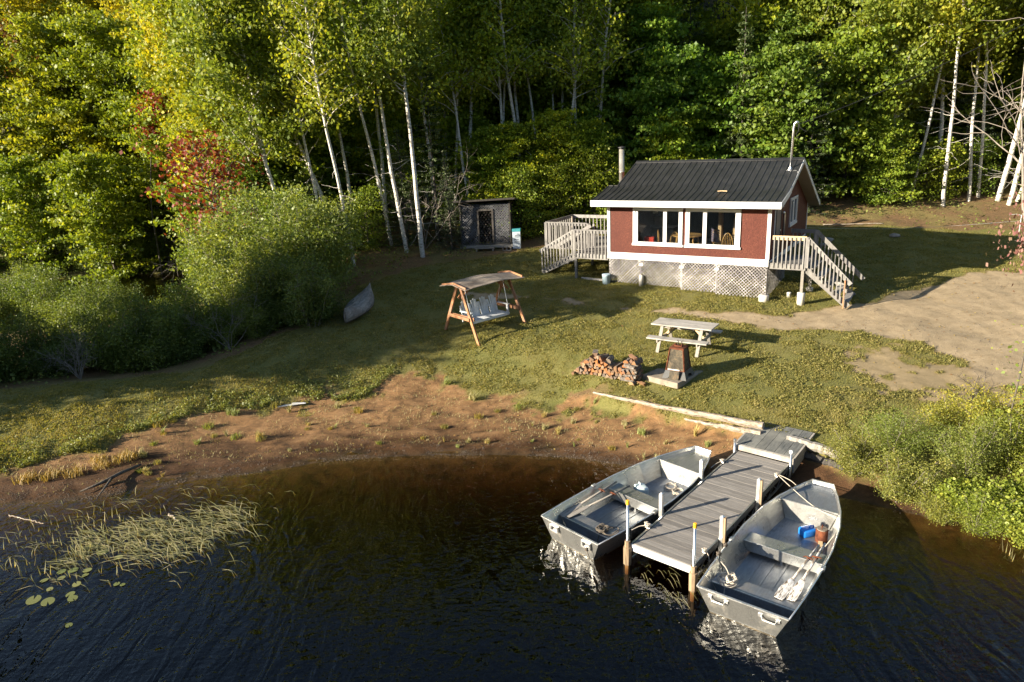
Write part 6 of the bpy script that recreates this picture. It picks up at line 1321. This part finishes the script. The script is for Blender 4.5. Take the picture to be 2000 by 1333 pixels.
# thin dry blades and dark litter strewn over the beach
n = 26000; x = rs.uniform(-12, 5, n); y = rs.uniform(13.5, 20.5, n); pn = fbm(x*1.1+3, y*2.4); rel = (y-shore_y(x))/np.maximum(grass_y(x)-shore_y(x), .3); ok = (rel > .12) & (rel < 1.15) & (rs.rand(n) < np.clip((pn-.42)*3+rel*.45-.1, .0, 1)); x, y, pn = x[ok], y[ok], pn[ok]
blades('beach_grass', np.stack([x, y, ground_z(x, y)-.004], 1), .05, .012, 'leaf_marsh', 71, .9, vv=pn)
n = 7000; x = rs.uniform(-12, 5, n); y = rs.uniform(13.5, 20.5, n); pn = fbm(x*1.6, y*3.1+9); ok = (y > shore_y(x)+.05) & (y < grass_y(x)+.3) & (pn > .50); x, y = x[ok], y[ok]; C_ = np.stack([x, y, ground_z(x, y)+.008], 1); M['litter'] = m_leaf('dark_litter', (.03, .02, .012), (.08, .05, .03), (.16, .11, .07), .05, .9)
tag(add_obj('beach_litter', leaves('beach_litter', C_, .04, 'litter', 72, 1.5, 2.6)), kind='stuff')
# taller herbs along the front edge of the left lawn
n = 17000; x = rs.uniform(-15, -3.6, n); y = grass_y(x)+rs.exponential(.45, n)-.05; pn = fbm(x*3, y*3); ok = (y < grass_y(x)+1.9) & (pn > .42); x, y, pn = x[ok], y[ok], pn[ok]
C_ = np.stack([x, y, ground_z(x, y)+rs.rand(len(x))*.16*(pn*1.6)], 1); tag(add_obj('bank_herbs', leaves('bank_herbs', C_, .05, 'leaf_shrub', 57, .3, 1.6, np.clip(pn*1.6-.3, 0, 1))), kind='stuff')
# dark ground cover at the foot of the left bushes and of the wood
n = 60000; x = rs.uniform(-30, 31, n); y = rs.uniform(19, 40, n); gr_, gv_, ff_, gs_, ds_ = masks(x, y); pn = fbm(x*.8, y*.8); zz_ = ground_z(x, y); ok = (ff_ > .5) & (gs_ < -.1) & (pn > .5-.25*sst(0, -2, gs_)*0) & (zz_ > .05) & ~((x > 9) & (x < 27) & (y < 34.8) & (rs.rand(n) < .72)); x, y, pn = x[ok], y[ok], pn[ok]
C_ = np.stack([x, y, ground_z(x, y)+rs.rand(len(x))*.45*pn], 1); tag(add_obj('ground_cover', leaves('ground_cover', C_, .11, 'leaf_alder', 58, .9, 1.5, pn)), kind='stuff')
# fallen leaves on the lawn, the bank and the sand
n = 16000; x = rs.uniform(-12, 30, n); y = rs.uniform(15, 40, n); ok = (y > shore_y(x)+.1) & ((rs.rand(n) < .16) | (y > 30) | (poly_sd(x, y, DRIVE) > -2.2) & (rs.rand(n) < .35)); x, y = x[ok], y[ok]
C_ = np.stack([x, y, ground_z(x, y)+.02], 1); tag(add_obj('fallen_leaves', leaves('fallen_leaves', C_, .06, 'leaf_dry', 59, 3., 1.3)), kind='stuff')
# pebbles and debris along the waterline and on the drive
def pebbles(name, P_, s, mat, seed):
    rs = np.random.RandomState(seed); n = len(P_); base = np.array([(1, 0, 0), (0, 1, 0), (-1, 0, 0), (0, -1, 0), (0, 0, 1.0), (0, 0, -1)]); F0 = np.array([(0, 1, 4), (1, 2, 4), (2, 3, 4), (3, 0, 4), (1, 0, 5), (2, 1, 5), (3, 2, 5), (0, 3, 5)])
    a2 = rs.rand(n)*6.283; c, s_ = np.cos(a2), np.sin(a2); sc = s*(.4+1.1*rs.rand(n, 1, 1))*np.concatenate([np.ones((n, 1, 1)), .6+.4*rs.rand(n, 1, 1), .45+.2*rs.rand(n, 1, 1)], 2); B = base[None]*sc; B = B*(1+.25*rs.normal(size=B.shape))
    V = np.stack([B[..., 0]*c[:, None]-B[..., 1]*s_[:, None], B[..., 0]*s_[:, None]+B[..., 1]*c[:, None], B[..., 2]], -1)+P_[:, None, :]; F = (F0[None]+np.arange(n)[:, None, None]*6).reshape(-1, 3)
    return tag(add_obj(name, np_mesh(name, V.reshape(-1, 3), F, M[mat], np.repeat(rs.rand(n), 8))), kind='stuff')
M['pebble'] = grain('pebbles', (.04, .032, .027), (.17, .14, .115), stretch=(2, 2, 2), scale=4, vamt=.9)
n = 9000; x = rs.uniform(-12, 4.5, n); y = shore_y(x)+rs.exponential(.35, n)-.12+.0*x; pn = fbm(x*2, y*2); ok = pn > .40; x, y = x[ok], y[ok]; pebbles('shore_pebbles', np.stack([x, y, ground_z(x, y)], 1), .013, 'pebble', 61)
n = 5200; x = rs.uniform(1, 24, n); y = rs.uniform(14, 29, n); ok = (poly_sd(x, y, DRIVE) > -.2) & (fbm(x*1.1+9, y*1.1) > .47); x, y = x[ok], y[ok]; pebbles('drive_gravel', np.stack([x, y, ground_z(x, y)], 1), .020, 'pebble', 62)
# ---- marsh grass bending over the left shallows: uncountable
def marsh(name, P_, L0, w_, seed, diru=(-.85, .45), mat='leaf_marsh'):
    rs = np.random.RandomState(seed); n = len(P_); d = np.array([diru])+rs.normal(size=(n, 2))*.33; d /= np.linalg.norm(d, axis=1)[:, None]; L_ = L0*(.4+.9*rs.rand(n)); t_ = [0, .18, .45, .75, 1.]; hz = [-.06, .04, .055, .03, .012]; hx = [-.02, .18, .45, .75, 1.]
    flat_ = rs.rand(n)**1.5; V = []; sd = np.stack([-d[:, 1], d[:, 0], np.zeros(n)], 1); bend = rs.normal(size=n)*.12
    for i in range(5):
        q = P_.copy(); q[:, 0] += d[:, 0]*L_*hx[i]+sd[:, 0]*bend*L_*hx[i]**2; q[:, 1] += d[:, 1]*L_*hx[i]+sd[:, 1]*bend*L_*hx[i]**2; q[:, 2] += hz[i]*(.4+.9*flat_) if i else hz[i]; wv = w_*(1, 1, .95, .7, .1)[i]/2; V += [q-sd*wv, q+sd*wv]
    V = np.stack(V, 1).reshape(-1, 3); i0 = np.arange(n)*10; F = np.concatenate([np.stack([i0+2*k, i0+2*k+1, i0+2*k+3, i0+2*k+2], 1) for k in range(4)]); return tag(add_obj(name, np_mesh(name, V, F, M[mat], np.tile(rs.rand(n), 4))), kind='stuff')
MP = [(-9.0, 11.9), (-8.6, 12.6), (-7.6, 12.9), (-6.9, 13.1), (-5.9, 13.25), (-5.2, 12.9), (-5.1, 12.3), (-5.6, 11.7), (-6.2, 11.2), (-6.9, 11.5), (-7.8, 11.5), (-8.5, 11.4)]
n = 9500; x = rs.uniform(-10, -4.6, n); y = rs.uniform(10.8, 13.8, n); sdv = poly_sd(x, y, MP); pn = fbm(x*1.6, y*1.6); ok = sdv+(pn-.5)*1.2 > -.02+.3*rs.rand(n); x, y = x[ok], y[ok]; kk = rs.rand(len(x)) < .26; x, y = x[kk], y[kk]
marsh('marsh_grass', np.stack([x, y, np.zeros(len(x))], 1), .58, .015, 63)
n = 200; x = rs.uniform(-10.2, -4.9, n); y = rs.uniform(10.6, 14.2, n); ok = (y < shore_y(x)-.2); x, y = x[ok], y[ok]; marsh('stray_marsh_grass', np.stack([x, y, np.zeros(len(x))], 1), .4, .012, 64)
n = 60; x = rs.uniform(2.0, 3.4, n); y = rs.uniform(9.6, 10.6, n); marsh('dock_weed', np.stack([x, y, np.zeros(n)], 1), .30, .009, 65, (.3, -.9))
n = 190; x = rs.uniform(8.3, 10.5, n); y = 10.3+rs.uniform(-.5, .35, n)-(x-8.5)*.1; blades('right_shallows_grass', np.stack([x, y, np.zeros(n)-.03], 1), .26, .012, 'leaf_marsh', 66, .3)
# small sprouts standing in the left shallows
n = 130; x = rs.uniform(-10.4, -7.2, n); y = rs.uniform(11.0, 13.4, n); blades('water_sprouts', np.stack([x, y, np.zeros(n)-.03], 1), .19, .018, 'leaf_marsh', 67, .25)
# lily pads, one by one
LP = [(-8.45, 10.4, .13), (-8.16, 10.33, .12), (-7.88, 10.51, .08), (-7.77, 10.39, .09), (-8.62, 10.96, .07), (-7.94, 10.8, .08), (-8.35, 10.69, .06), (-8.46, 11.21, .08), (-8.26, 11.24, .09), (-7.99, 11.22, .08), (-7.94, 11.07, .06), (-8.34, 11.01, .07), (-8.03, 11.79, .10), (-8.38, 12.03, .09), (-7.41, 9.68, .06), (-7.62, 11.6, .08), (-7.2, 10.75, .06), (-7.08, 10.72, .05)]
LP.sort()
for i, (x, y, r_) in enumerate(LP):
    m = MB(); ring = [(r_*math.cos(a_), r_*.88*math.sin(a_), .0) for a_ in np.linspace(.22, 6.06, 18)]+[(0, 0, 0)]; m.prism([(p_[0], p_[1], .003) for p_ in ring], (0, 0, .004), (.35+.6*random.random())); o = m.build('lily_pad', M['lily']); o.location = (x, y, .004); o.rotation_euler = (R(random.uniform(-3, 3)), R(random.uniform(-3, 3)), random.uniform(0, 6)); tag(o, f'{"large" if r_ > .1 else "small" if r_ < .07 else "medium"} floating lily pad, {num[i]} from the left in the shallows', 'lily pad', 'lily pads in the left shallows')
